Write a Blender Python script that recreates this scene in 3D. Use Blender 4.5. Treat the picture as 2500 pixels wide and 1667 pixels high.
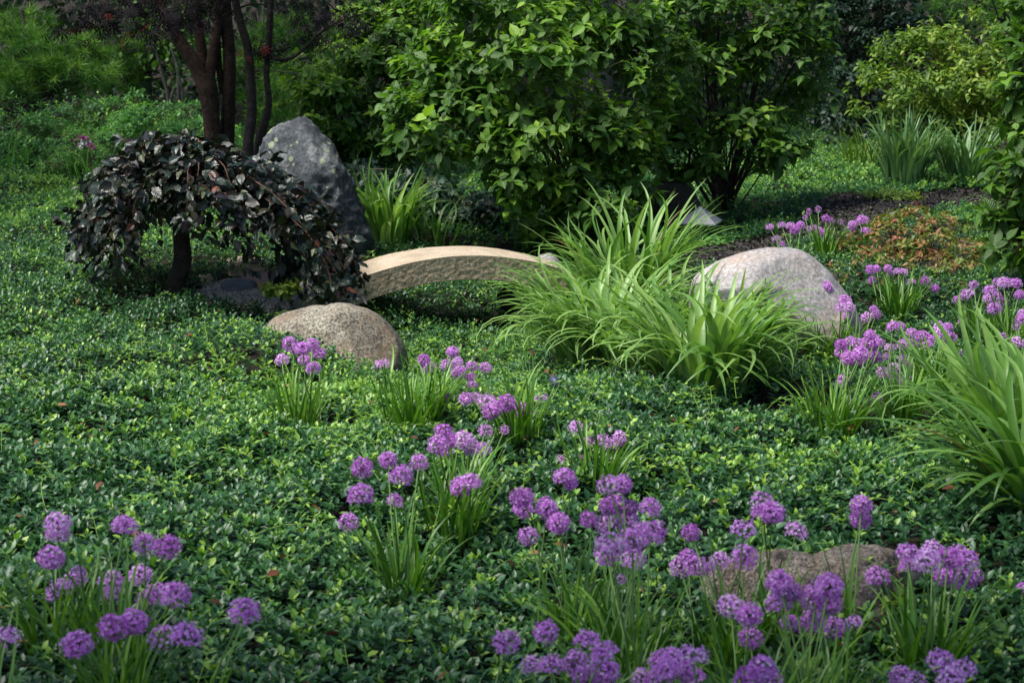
import bpy, bmesh, math
import numpy as np
from mathutils import Vector, noise

# ------------------------------------------------------------------ scene, camera, light
S = bpy.context.scene
for o in list(bpy.data.objects):
    bpy.data.objects.remove(o)
COL = S.collection
R = math.radians

CAM_H = 1.55; PITCH = 11.3; F = 60.0; FP = 2500 * F / 36.0
cam = bpy.data.cameras.new('camera'); cam_o = bpy.data.objects.new('camera', cam); COL.objects.link(cam_o)
cam.lens = F; cam.sensor_width = 36; cam.clip_end = 500; cam.clip_start = .05
cam_o.location = (0, 0, CAM_H); cam_o.rotation_euler = (R(90 - PITCH), 0, 0)
cam.dof.use_dof = True; cam.dof.focus_distance = 7.6; cam.dof.aperture_fstop = 8.0
S.camera = cam_o

SUN_EL, SUN_AZ = 62, -112          # azimuth measured from +Y towards +X
w = bpy.data.worlds.new('World'); S.world = w; w.use_nodes = True
nt = w.node_tree; nt.nodes.clear()
sky = nt.nodes.new('ShaderNodeTexSky'); sky.sky_type = 'NISHITA'; sky.sun_disc = False
sky.sun_elevation = R(SUN_EL); sky.sun_rotation = R(SUN_AZ)
bg = nt.nodes.new('ShaderNodeBackground'); bg.inputs[1].default_value = 0.10
out = nt.nodes.new('ShaderNodeOutputWorld')
nt.links.new(sky.outputs[0], bg.inputs[0]); nt.links.new(bg.outputs[0], out.inputs[0])
sl = bpy.data.lights.new('sun', 'SUN'); sl.energy = 3.9; sl.angle = R(26); sl.color = (1, .96, .88)
so = bpy.data.objects.new('sun', sl); COL.objects.link(so)
sd = Vector((math.sin(R(SUN_AZ)) * math.cos(R(SUN_EL)), math.cos(R(SUN_AZ)) * math.cos(R(SUN_EL)), math.sin(R(SUN_EL))))
so.rotation_euler = sd.to_track_quat('Z', 'Y').to_euler(); so.location = sd * 40
S.view_settings.view_transform = 'Standard'; S.view_settings.look = 'None'
S.view_settings.exposure = .85; S.view_settings.gamma = 1.0
S.cycles.use_denoising = True
S.cycles.max_bounces = 6; S.cycles.diffuse_bounces = 3; S.cycles.glossy_bounces = 2
S.cycles.transmission_bounces = 3; S.cycles.transparent_max_bounces = 4
S.cycles.caustics_reflective = False; S.cycles.caustics_refractive = False

# ------------------------------------------------------------------ picture <-> world
CP, SP = math.cos(R(PITCH)), math.sin(R(PITCH))
def at(px, py, Y):
    """point at depth Y (metres in front of the camera along the ground) seen at photo pixel px, py"""
    a = (np.asarray(px, float) - 1250) / FP; b = -(np.asarray(py, float) - 833.5) / FP
    ry = CP + b * SP; rz = -SP + b * CP
    return np.stack(np.broadcast_arrays(a / ry * Y, Y + 0 * a, CAM_H + rz / ry * Y), -1)

def sines(x, y, seed, n, k):
    r = np.random.default_rng(seed); v = 0
    for i in range(n):
        th = r.uniform(0, 6.283); kk = k * r.uniform(.6, 1.6)
        v = v + np.sin((x * math.cos(th) + y * math.sin(th)) * kk + r.uniform(0, 6.28))
    return v / math.sqrt(n)

def H(x, y):
    x = np.asarray(x, float); y = np.asarray(y, float)
    z = -.40 * np.exp(-((x + .30 - .25 * (y - 9.6)) / .66) ** 2 / 2 - ((y - 9.3) / 1.5) ** 2 / 2)
    z = z - .14 * np.exp(-((x - .1) / .7) ** 2 / 2 - ((y - 7.5) / .8) ** 2 / 2) - .08 * np.exp(-((x - 1.3) / .5) ** 2 / 2 - ((y - 7.8) / .5) ** 2 / 2)
    z = z + .05 * np.exp(-((x + 1.2) / 1.2) ** 2 / 2 - ((y - 6.2) / .9) ** 2 / 2)
    z = z + .22 * np.exp(-((x + 1.06) / .30) ** 2 / 2 - ((y - 7.45) / .28) ** 2 / 2)
    z = z + .045 * sines(x, y, 3, 6, 3.0) + .012 * sines(x, y, 4, 6, 7)
    far = np.clip((y - 24) / 20, 0, 1)
    return z + 5.0 * far * far * (3 - 2 * far)

def ground_at(px, py, lift=0.0):
    a = (np.asarray(px, float) - 1250) / FP; b = -(np.asarray(py, float) - 833.5) / FP
    ry = CP + b * SP; rz = -SP + b * CP
    Y = (CAM_H - lift) / (-rz / ry)
    for _ in range(12):
        Y = Y * .5 + .5 * (CAM_H - lift - H(a / ry * Y, Y)) / (-rz / ry)
    return np.stack([a / ry * Y, Y, H(a / ry * Y, Y)], -1)

def flat_poly(pts):
    p = np.array(pts, float)
    a = (p[:, 0] - 1250) / FP; b = -(p[:, 1] - 833.5) / FP
    ry = CP + b * SP; rz = -SP + b * CP
    Y = CAM_H / (-rz / ry)
    return np.stack([a / ry * Y, Y], -1)

def inside(poly, x, y):
    r = np.zeros(np.shape(x), bool); n = len(poly); j = n - 1
    for i in range(n):
        xi, yi = poly[i]; xj, yj = poly[j]
        c = ((yi > y) != (yj > y)) & (x < (xj - xi) * (y - yi) / (yj - yi + 1e-12) + xi)
        r ^= c; j = i
    return r

# ------------------------------------------------------------------ mesh helpers
def tag(o, label=None, cat=None, group=None, kind=None):
    if label: o['label'] = label
    if cat: o['category'] = cat
    if group: o['group'] = group
    if kind: o['kind'] = kind
    return o

def empty(name, loc, label, cat, group=None):
    o = bpy.data.objects.new(name, None); o.location = loc; COL.objects.link(o)
    o.empty_display_size = .1
    return tag(o, label, cat, group)

class Acc:
    def __init__(s):
        s.V = []; s.T = []; s.Q = []; s.tone = []; s.luv = []; s.n = 0
    def add(s, V, T=None, Q=None, tone=.5, luv=None):
        V = np.asarray(V, float).reshape(-1, 3); k = len(V)
        if T is not None and len(T): s.T.append(np.asarray(T).reshape(-1, 3) + s.n)
        if Q is not None and len(Q): s.Q.append(np.asarray(Q).reshape(-1, 4) + s.n)
        s.V.append(V); s.tone.append(np.broadcast_to(np.asarray(tone, float), (k,)))
        s.luv.append(np.zeros((k, 2)) if luv is None else luv)
        s.n += k
    def build(s, name, mat, parent=None, smooth=True, origin=None):
        V = np.concatenate(s.V).astype(np.float32)
        if parent is not None and origin is None: origin = parent.location
        if origin is not None: V = V - np.array(origin, dtype=np.float32)
        T = np.concatenate(s.T) if s.T else np.zeros((0, 3), int)
        Q = np.concatenate(s.Q) if s.Q else np.zeros((0, 4), int)
        me = bpy.data.meshes.new(name)
        me.vertices.add(len(V)); me.vertices.foreach_set('co', V.ravel())
        loops = np.concatenate([T.ravel(), Q.ravel()]).astype(np.int32)
        me.loops.add(len(loops)); me.loops.foreach_set('vertex_index', loops)
        st = np.concatenate([np.arange(len(T)) * 3, len(T) * 3 + np.arange(len(Q)) * 4]).astype(np.int32)
        me.polygons.add(len(st)); me.polygons.foreach_set('loop_start', st)
        me.update(calc_edges=True)
        me.polygons.foreach_set('use_smooth', np.full(len(st), smooth))
        a = me.attributes.new('tone', 'FLOAT', 'POINT'); a.data.foreach_set('value', np.concatenate(s.tone).astype(np.float32))
        l = np.concatenate(s.luv).astype(np.float32)
        a = me.attributes.new('luv', 'FLOAT_VECTOR', 'POINT')
        a.data.foreach_set('vector', np.concatenate([l, np.zeros((len(l), 1), np.float32)], 1).ravel())
        me.materials.append(mat)
        o = bpy.data.objects.new(name, me); COL.objects.link(o)
        if parent is not None: o.parent = parent
        elif origin is not None: o.location = origin
        return o

def nrm(v): return v / np.maximum(np.linalg.norm(v, axis=-1, keepdims=True), 1e-9)

def leaf_tpl(ts, ws, fold=.25, droop=.15, wav=0.0):
    V = [(0, 0, 0)]; L = [(0, 0)]; wm = max(ws)
    for i, (t, q) in enumerate(zip(ts, ws)):
        z = -droop * t * t; e = wav * (1 if i % 2 else -1)
        V += [(-q, t, z + fold * q + e * .5), (0, t, z), (q, t, z + fold * q - e * .5)]
        L += [(-q / wm, t), (0, t), (q / wm, t)]
    V.append((0, 1, -droop)); L.append((0, 1))
    n = len(ts); T = [(0, 2, 1), (0, 3, 2)]; Q = []
    for i in range(n - 1):
        a = 1 + 3 * i; b = a + 3
        Q += [(a, a + 1, b + 1, b), (a + 1, a + 2, b + 2, b + 1)]
    a = 1 + 3 * (n - 1); e = len(V) - 1
    T += [(a, a + 1, e), (a + 1, a + 2, e)]
    return (np.array(V, float), np.array(T), np.array(Q).reshape(-1, 4), np.array(L, float))

LEAF_S = leaf_tpl([.5], [.24], .3, .12)
LEAF_V = leaf_tpl([.25, .65], [.19, .21], .35, .18)
LEAF_D = leaf_tpl([.15, .38, .62, .84], [.17, .29, .25, .09], .3, .22)
LEAF_B = leaf_tpl([.12, .3, .5, .7, .88], [.16, .29, .31, .23, .09], .25, .25, .07)
LEAF_Z = leaf_tpl([.35, .7], [.10, .15], .3, .1)

def _palm():
    V = [(0, 0, 0)]; T = []; L = [(0, 0)]
    angs = [-110, -70, -35, 0, 35, 70, 110]; lens = [.45, .7, .9, 1, .9, .7, .45]
    for a, l in zip(angs, lens):
        a = R(a); d = np.array([math.sin(a), math.cos(a)]); p = np.array([d[1], -d[0]])
        k = len(V)
        for q in (d * .28 * l - p * .035, d * .6 * l - p * .085 * l, d * l, d * .6 * l + p * .085 * l, d * .28 * l + p * .035):
            V.append((q[0], q[1], -.25 * (q @ q))); L.append((0, .5))
        T += [(0, k, k + 4), (k, k + 1, k + 4), (k + 1, k + 3, k + 4), (k + 1, k + 2, k + 3)]
    return (np.array(V, float), np.array(T), np.zeros((0, 4), int), np.array(L, float))
LEAF_M = _palm()

def put(acc, tpl, pos, d, n, size, tone, wid=1.0):
    V, T, Q, L = tpl; N = len(pos); k = len(V)
    d = nrm(d); X = nrm(np.cross(d, n)); Z = np.cross(X, d)
    size = np.broadcast_to(size, (N,)); wid = np.broadcast_to(wid, (N,))
    P = pos[:, None, :] + size[:, None, None] * (V[None, :, 0, None] * wid[:, None, None] * X[:, None, :] + V[None, :, 1, None] * d[:, None, :] + V[None, :, 2, None] * Z[:, None, :])
    off = (np.arange(N) * k)[:, None, None]
    acc.add(P.reshape(-1, 3), (T[None] + off).reshape(-1, 3), (Q[None] + off).reshape(-1, 4) if len(Q) else None,
            np.repeat(np.broadcast_to(tone, (N,)), k), np.tile(L, (N, 1)))

def blades(acc, base, az, L, th0, th1, W, tone, p=1.6, seg=9, fold=.35, twist=0.0, taper=.5):
    """arching strap leaves"""
    N = len(base); t = np.linspace(0, 1, seg + 1)
    th = th0[:, None] + (th1 - th0)[:, None] * t[None] ** p
    ds = L[:, None] / seg
    r = np.concatenate([np.zeros((N, 1)), np.cumsum(np.sin(th[:, :-1]) * ds, 1)], 1)
    z = np.concatenate([np.zeros((N, 1)), np.cumsum(np.cos(th[:, :-1]) * ds, 1)], 1)
    azz = az[:, None] + twist * t[None] ** 2 if np.isscalar(twist) else az[:, None] + twist[:, None] * t[None] ** 2
    dx, dy = np.cos(azz), np.sin(azz)
    C = base[:, None, :] + np.stack([r * dx, r * dy, z], -1)
    side = np.stack([-dy, dx, 0 * dx], -1)
    nn = np.stack([-np.cos(th) * dx, -np.cos(th) * dy, np.sin(th)], -1)
    wp = np.minimum(1, .45 + 1.6 * t) * np.clip((1 - t) / taper, 0, 1) ** .7
    w_ = W[:, None, None] * wp[None, :, None] * .5
    P = np.stack([C - side * w_ + nn * w_ * fold, C, C + side * w_ + nn * w_ * fold], 2)
    k = (seg + 1) * 3; Q = []
    for i in range(seg):
        a = 3 * i; Q += [(a, a + 1, a + 4, a + 3), (a + 1, a + 2, a + 5, a + 4)]
    Q = np.array(Q); off = (np.arange(N) * k)[:, None, None]
    luv = np.stack([np.tile([-1, 0, 1], seg + 1), np.repeat(t, 3)], -1).astype(float)
    acc.add(P.reshape(-1, 3), None, (Q[None] + off).reshape(-1, 4), np.repeat(tone, k), np.tile(luv, (N, 1)))

def tube(acc, pts, rad, sides=6, tone=.5, wob=0.0, seed=0):
    P = np.asarray(pts, float); n = len(P); rad = np.broadcast_to(np.asarray(rad, float), (n,))
    tg = nrm(np.gradient(P, axis=0)); ref = np.array([.3, .9, .2]) if abs(tg[:, 2]).mean() > .5 else np.array([.1, .2, 1.])
    u = nrm(np.cross(tg, ref)); v = np.cross(tg, u)
    a = np.linspace(0, 2 * np.pi, sides, endpoint=False)
    rr = rad[:, None] * np.ones((n, sides))
    if wob:
        g = np.random.default_rng(seed); ph = g.uniform(0, 6.28, 3); s = np.linspace(0, 1, n)[:, None]
        rr = rr * (1 + wob * (np.sin(3 * a[None] + ph[0] + 2 * s) * .6 + np.sin(5 * a[None] + ph[1] - 3 * s) * .4 + .4 * np.sin(9 * s + ph[2])))
    V = P[:, None] + rr[..., None] * (np.cos(a)[None, :, None] * u[:, None] + np.sin(a)[None, :, None] * v[:, None])
    i = np.arange(n - 1)[:, None]; j = np.arange(sides)[None]; j2 = (j + 1) % sides
    Q = np.stack([i * sides + j, i * sides + j2, (i + 1) * sides + j2, (i + 1) * sides + j], -1)
    luv = np.stack([np.tile(a, n), np.repeat(np.linspace(0, 1, n), sides)], -1)
    acc.add(V.reshape(-1, 3), None, Q.reshape(-1, 4), tone, luv)

def curve(p, n=14):
    """Catmull-Rom through points"""
    p = np.asarray(p, float); q = np.concatenate([[2 * p[0] - p[1]], p, [2 * p[-1] - p[-2]]])
    t = np.linspace(0, len(p) - 1, n); i = np.minimum(t.astype(int), len(p) - 2); f = (t - i)[:, None]
    a, b, c, d = q[i], q[i + 1], q[i + 2], q[i + 3]
    return .5 * (2 * b + (c - a) * f + (2 * a - 5 * b + 4 * c - d) * f ** 2 + (3 * b - a - 3 * c + d) * f ** 3)

# ------------------------------------------------------------------ materials
def nodes(name):
    m = bpy.data.materials.new(name); m.use_nodes = True; n = m.node_tree.nodes; n.clear()
    o = n.new('ShaderNodeOutputMaterial'); return m, n, m.node_tree.links, o

def ramp(n, stops, inter='LINEAR'):
    r = n.new('ShaderNodeValToRGB'); r.color_ramp.interpolation = inter
    e = r.color_ramp.elements
    while len(e) < len(stops): e.new(.5)
    for x, (p, c) in zip(e, stops): x.position = p; x.color = (*c, 1)
    return r

def mathn(n, l, op, a, b=None, c=None):
    m = n.new('ShaderNodeMath'); m.operation = op
    for i, v in enumerate((a, b, c)):
        if v is None: continue
        if isinstance(v, (int, float)): m.inputs[i].default_value = v
        else: l.new(v, m.inputs[i])
    return m.outputs[0]

def mix(n, l, fac, a, b, mode='MIX'):
    m = n.new('ShaderNodeMix'); m.data_type = 'RGBA'; m.blend_type = mode
    for s, v in ((m.inputs['Factor'], fac), (m.inputs['A'], a), (m.inputs['B'], b)):
        if isinstance(v, (int, float)): s.default_value = v
        elif isinstance(v, tuple): s.default_value = (*v, 1)
        else: l.new(v, s)
    return m.outputs['Result']

def leaf_mat(name, stops, rough=.42, transl=.25, spec=.5, veins=0.0, tcol=1.5, tint=(1.1, 1.2, .5)):
    m, n, l, o = nodes(name)
    at_ = n.new('ShaderNodeAttribute'); at_.attribute_name = 'tone'
    rp = ramp(n, stops); l.new(at_.outputs['Fac'], rp.inputs[0])
    geo = n.new('ShaderNodeNewGeometry')
    nz = n.new('ShaderNodeTexNoise'); nz.inputs['Scale'].default_value = 35; l.new(geo.outputs['Position'], nz.inputs['Vector'])
    col = mix(n, l, .5, rp.outputs[0], mix(n, l, nz.outputs[0], (.55, .55, .55), (1.5, 1.5, 1.4)), 'MULTIPLY')
    b = n.new('ShaderNodeBsdfPrincipled')
    if veins:
        lu = n.new('ShaderNodeAttribute'); lu.attribute_name = 'luv'
        sx = n.new('ShaderNodeSeparateXYZ'); l.new(lu.outputs['Vector'], sx.inputs[0])
        ax = mathn(n, l, 'ABSOLUTE', sx.outputs[0])
        mid = mathn(n, l, 'LESS_THAN', ax, .09)
        ph = mathn(n, l, 'SUBTRACT', mathn(n, l, 'MULTIPLY', sx.outputs[1], 50.), mathn(n, l, 'MULTIPLY', ax, 11.))
        sv = mathn(n, l, 'GREATER_THAN', mathn(n, l, 'SINE', ph), .8)
        vv = mathn(n, l, 'MULTIPLY', mathn(n, l, 'MAXIMUM', mid, mathn(n, l, 'MULTIPLY', sv, .45)), veins)
        col = mix(n, l, vv, col, mix(n, l, .5, col, (.22, .32, .10)))
        bp = n.new('ShaderNodeBump'); bp.inputs['Strength'].default_value = .35; bp.inputs['Distance'].default_value = .003
        l.new(mathn(n, l, 'SINE', ph), bp.inputs['Height']); l.new(bp.outputs[0], b.inputs['Normal'])
    l.new(col, b.inputs['Base Color']); b.inputs['Roughness'].default_value = rough
    b.inputs['Specular IOR Level'].default_value = spec
    if transl > 0:
        t = n.new('ShaderNodeBsdfTranslucent')
        l.new(mix(n, l, 1.0, col, tuple(tcol * q for q in tint), 'MULTIPLY'), t.inputs[0])
        ms = n.new('ShaderNodeMixShader'); ms.inputs[0].default_value = transl
        l.new(b.outputs[0], ms.inputs[1]); l.new(t.outputs[0], ms.inputs[2]); l.new(ms.outputs[0], o.inputs[0])
    else: l.new(b.outputs[0], o.inputs[0])
    return m

M = {}
M['vinca'] = leaf_mat('periwinkle_leaf', [(0, (.010, .042, .018)), (.45, (.045, .135, .048)), (.8, (.11, .25, .05)), (1, (.27, .43, .05))], .43, .22, .55)
M['cover_far'] = leaf_mat('far_cover_leaf', [(0, (.02, .07, .03)), (.5, (.05, .15, .05)), (1, (.24, .42, .07))], .5, .25, .35)
M['dogwood'] = leaf_mat('dogwood_leaf', [(0, (.014, .048, .008)), (.5, (.052, .138, .012)), (.85, (.13, .27, .02)), (1, (.25, .40, .04))], .45, .3, .4, .6)
M['lime'] = leaf_mat('lime_shrub_leaf', [(0, (.03, .07, .012)), (.5, (.10, .19, .02)), (1, (.26, .34, .05))], .5, .3, .35)
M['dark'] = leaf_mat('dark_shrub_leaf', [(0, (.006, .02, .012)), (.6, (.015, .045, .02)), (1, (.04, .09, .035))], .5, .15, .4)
M['beech'] = leaf_mat('copper_beech_leaf', [(0, (.005, .015, .008)), (.45, (.009, .022, .012)), (.7, (.018, .009, .012)), (.9, (.035, .045, .01)), (1, (.12, .03, .015))], .32, .06, .62, .08, .8)
M['maple'] = leaf_mat('purple_maple_leaf', [(0, (.006, .004, .007)), (.6, (.012, .007, .011)), (.9, (.014, .014, .006)), (1, (.14, .012, .012))], .6, .1, .15)
M['daylily'] = leaf_mat('daylily_leaf', [(0, (.03, .06, .012)), (.12, (.12, .10, .03)), (.2, (.05, .14, .02)), (.6, (.14, .27, .06)), (1, (.27, .41, .13))], .42, .28, .45)
M['iris'] = leaf_mat('bluish_strap_leaf', [(0, (.04, .09, .03)), (.5, (.09, .20, .07)), (1, (.20, .32, .14))], .42, .2, .45)
M['allium_leaf'] = leaf_mat('allium_leaf', [(0, (.02, .06, .01)), (.6, (.06, .17, .015)), (1, (.15, .30, .03))], .4, .2, .45)
M['perennial'] = leaf_mat('perennial_leaf', [(0, (.02, .08, .02)), (.5, (.075, .22, .055)), (.8, (.14, .34, .09)), (1, (.30, .50, .06))], .5, .3, .35)
M['azalea'] = leaf_mat('azalea_leaf', [(0, (.05, .12, .02)), (.35, (.11, .18, .02)), (.6, (.21, .18, .04)), (.85, (.28, .14, .06)), (1, (.27, .09, .07))], .45, .25, .4)
M['pine'] = leaf_mat('pine_needle', [(0, (.010, .06, .008)), (.5, (.05, .15, .014)), (.85, (.13, .27, .03)), (1, (.22, .34, .05))], .5, .2, .3)
M['wood'] = leaf_mat('woodland_leaf', [(0, (.008, .026, .006)), (.6, (.025, .075, .014)), (1, (.08, .17, .03))], .55, .2, .3)
M['dead'] = leaf_mat('dead_leaf', [(0, (.06, .02, .010)), (.5, (.16, .055, .02)), (1, (.22, .14, .06))], .6, .1, .3)
M['petal'] = leaf_mat('allium_petal', [(0, (.07, .16, .03)), (.2, (.35, .085, .40)), (.4, (.66, .23, .76)), (.7, (.83, .44, .90)), (1, (.96, .80, .98))], .6, .45, .2, 0, 1.1, (1, .9, 1.05))
M['pink'] = leaf_mat('pink_petal', [(0, (.5, .04, .35)), (.5, (.6, .1, .4)), (1, (.85, .85, .8))], .6, .3, .3, 0, 1, (1, 1, 1))

def stone_mat(name, c0, c1, c2, scale=6, speck=120, speck_amt=.5, bump=.4, bdist=.01, rough=.8, stain=None, bscale=18, lichen=None, crack=None):
    m, n, l, o = nodes(name)
    tc = n.new('ShaderNodeTexCoord'); P = tc.outputs['Object']
    def nz(s, d=6, r=.6):
        x = n.new('ShaderNodeTexNoise'); x.inputs['Scale'].default_value = s; x.inputs['Detail'].default_value = d; x.inputs['Roughness'].default_value = r
        l.new(P, x.inputs['Vector']); return x.outputs[0]
    r1 = ramp(n, [(.3, c0), (.5, c1), (.7, c2)]); l.new(nz(scale), r1.inputs[0]); col = r1.outputs[0]
    r2 = ramp(n, [(.35, (.25, .25, .25)), (.5, (.85, .85, .85)), (.65, (1.5, 1.5, 1.5))]); l.new(nz(speck, 2, .7), r2.inputs[0])
    col = mix(n, l, speck_amt, col, r2.outputs[0], 'MULTIPLY')
    if stain:
        r3 = ramp(n, [(.5, (0, 0, 0)), (.68, (1, 1, 1))]); l.new(nz(3.5, 5, .65), r3.inputs[0])
        col = mix(n, l, mathn(n, l, 'MULTIPLY', r3.outputs[0], .8), col, stain)
    if crack:
        q = mathn(n, l, 'ABSOLUTE', mathn(n, l, 'SUBTRACT', nz(2.6, 4, .55), .5)); r5 = ramp(n, [(.0, (1, 1, 1)), (.012, (0, 0, 0))]); l.new(q, r5.inputs[0])
        r6 = ramp(n, [(.45, (0, 0, 0)), (.6, (1, 1, 1))]); l.new(nz(5, 2, .5), r6.inputs[0])
        col = mix(n, l, mathn(n, l, 'MULTIPLY', r5.outputs[0], r6.outputs[0]), col, crack)
    if lichen:
        vo = n.new('ShaderNodeTexVoronoi'); vo.inputs['Scale'].default_value = 9; l.new(P, vo.inputs['Vector'])
        d = mathn(n, l, 'ADD', vo.outputs['Distance'], mathn(n, l, 'MULTIPLY', nz(30), .25))
        r4 = ramp(n, [(.30, (1, 1, 1)), (.34, (0, 0, 0))]); l.new(d, r4.inputs[0])
        sx = n.new('ShaderNodeSeparateXYZ'); l.new(P, sx.inputs[0])
        up = mathn(n, l, 'GREATER_THAN', mathn(n, l, 'ADD', sx.outputs[2], mathn(n, l, 'MULTIPLY', nz(4), .3)), lichen)
        col = mix(n, l, mathn(n, l, 'MULTIPLY', r4.outputs[0], mathn(n, l, 'MULTIPLY', up, .8)), col, (.30, .34, .20))
    b = n.new('ShaderNodeBsdfPrincipled'); l.new(col, b.inputs['Base Color']); b.inputs['Roughness'].default_value = rough
    b.inputs['Specular IOR Level'].default_value = .3
    bp = n.new('ShaderNodeBump'); bp.inputs['Strength'].default_value = bump; bp.inputs['Distance'].default_value = bdist
    l.new(nz(bscale, 8, .65), bp.inputs['Height']); l.new(bp.outputs[0], b.inputs['Normal']); l.new(b.outputs[0], o.inputs[0])
    return m

M['bridge_top'] = stone_mat('dressed_granite', (.36, .28, .19), (.46, .37, .27), (.52, .43, .33), 5, 150, .6, .35, .005, .85, (.30, .24, .17), 120)
M['bridge_side'] = stone_mat('rough_granite', (.42, .31, .19), (.50, .39, .26), (.56, .45, .32), 14, 110, .5, .8, .008, .85, None, 45)
M['rock_dark'] = stone_mat('dark_gneiss', (.022, .026, .032), (.055, .062, .07), (.19, .20, .20), 5, 60, .6, .9, .03, .7, (.05, .045, .04), 14, .62, (.22, .22, .21))
M['rock_pale'] = stone_mat('pale_boulder', (.24, .225, .225), (.33, .31, .31), (.41, .38, .365), 3, 60, .55, .6, .02, .75, (.38, .27, .19), 9, None, (.16, .12, .09))
M['rock_gran'] = stone_mat('speckled_granite', (.11, .095, .075), (.23, .20, .155), (.35, .32, .26), 6, 85, 1.0, .6, .012, .8, (.17, .11, .06), 40)
M['rock_front'] = stone_mat('banded_granite', (.08, .065, .055), (.20, .16, .13), (.34, .30, .26), 14, 150, 1.0, 1.0, .03, .8, (.10, .10, .11), 22, None, (.03, .025, .02))
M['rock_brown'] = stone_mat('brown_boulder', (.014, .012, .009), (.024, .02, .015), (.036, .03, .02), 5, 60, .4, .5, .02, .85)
M['slab_red'] = stone_mat('red_slab', (.32, .18, .14), (.40, .25, .20), (.44, .30, .25), 8, 90, .3, .4, .008, .8)
M['slab_cream'] = stone_mat('cream_slab', (.55, .42, .28), (.64, .52, .36), (.68, .56, .42), 8, 90, .25, .4, .008, .8)
M['slab_grey'] = stone_mat('slate_slab', (.12, .13, .15), (.17, .18, .21), (.22, .23, .26), 8, 90, .3, .4, .008, .7)
M['soil'] = stone_mat('dark_soil', (.012, .009, .006), (.022, .016, .011), (.04, .028, .02), 12, 60, .6, 1, .03, .95, None, 40)
M['mulch'] = stone_mat('mulch_ground', (.012, .010, .010), (.022, .018, .017), (.04, .033, .03), 25, 90, .7, 1, .03, .9, None, 70)
M['bark_red'] = stone_mat('maple_bark', (.022, .013, .010), (.05, .027, .019), (.09, .05, .036), 14, 50, .5, 1, .02, .85, None, 35)
M['bark_dark'] = stone_mat('dark_bark', (.018, .014, .012), (.035, .027, .022), (.06, .045, .038), 14, 50, .5, 1, .02, .85, None, 35)
M['bark_grey'] = stone_mat('grey_bark', (.06, .055, .05), (.10, .09, .08), (.15, .14, .12), 14, 50, .5, 1, .02, .85, None, 35)
M['twig_red'] = stone_mat('red_twig', (.06, .022, .014), (.10, .04, .025), (.14, .06, .04), 14, 50, .3, .2, .005, .6)
M['twig_green'] = stone_mat('green_twig', (.05, .06, .02), (.08, .08, .03), (.12, .10, .04), 14, 50, .3, .2, .005, .6)

def chip_mat(name, stops, rough=.8):
    m, n, l, o = nodes(name)
    a = n.new('ShaderNodeAttribute'); a.attribute_name = 'tone'; r = ramp(n, stops); l.new(a.outputs['Fac'], r.inputs[0])
    b = n.new('ShaderNodeBsdfPrincipled'); l.new(r.outputs[0], b.inputs['Base Color']); b.inputs['Roughness'].default_value = rough
    l.new(b.outputs[0], o.inputs[0]); return m
M['chips'] = chip_mat('bark_chip', [(0, (.012, .010, .010)), (.7, (.035, .028, .026)), (.93, (.07, .055, .05)), (1, (.3, .24, .18))])
M['pebble'] = chip_mat('pebble', [(0, (.24, .20, .17)), (.5, (.5, .44, .36)), (1, (.75, .68, .6))])
M['stalk'] = chip_mat('allium_stem', [(0, (.06, .13, .02)), (1, (.13, .26, .05))], .5)

def metal(name, col, rough):
    m, n, l, o = nodes(name); b = n.new('ShaderNodeBsdfPrincipled')
    g = n.new('ShaderNodeTexNoise'); g.inputs['Scale'].default_value = 14; g.inputs['Detail'].default_value = 8
    l.new(mix(n, l, g.outputs[0], tuple(c * .8 for c in col), tuple(c * 1.2 for c in col)), b.inputs['Base Color'])
    b.inputs['Roughness'].default_value = rough; b.inputs['Metallic'].default_value = .2
    l.new(b.outputs[0], o.inputs[0]); return m
M['lamp'] = metal('weathered_grey_metal', (.26, .26, .29), .5)
M['lamp_blue'] = metal('dark_blue_housing', (.04, .045, .09), .5)

# ------------------------------------------------------------------ zones
PATH = flat_poly([(1590, 625), (1720, 592), (1800, 577), (1900, 560), (1990, 538), (2005, 498), (2060, 482), (2120, 505), (2250, 490), (2350, 476), (2700, 462),
                  (2700, 495), (2400, 520), (2290, 543), (2150, 565), (2100, 600), (1960, 640), (1800, 662), (1640, 655)])
BED = flat_poly([(1820, 960), (1900, 905), (2050, 950), (2250, 990), (2330, 1045), (2200, 1090), (2000, 1075), (1860, 1060), (1800, 1000)])
GRAVEL = flat_poly([(470, 690), (540, 668), (640, 660), (760, 668), (830, 690), (820, 712), (700, 716), (560, 712), (480, 706)])
def foot(px, py, rx, ry):
    c = flat_poly([(px, py)])[0]; return (c[0], c[1], rx, ry)
FEET = [(1.25, 7.95, .40, .34), (-.66, 7.9, .27, .24), (.74, 4.12, .27, .17), foot(800, 615, .30, .3), (-.33, 9.75, 0, 0)]

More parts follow.
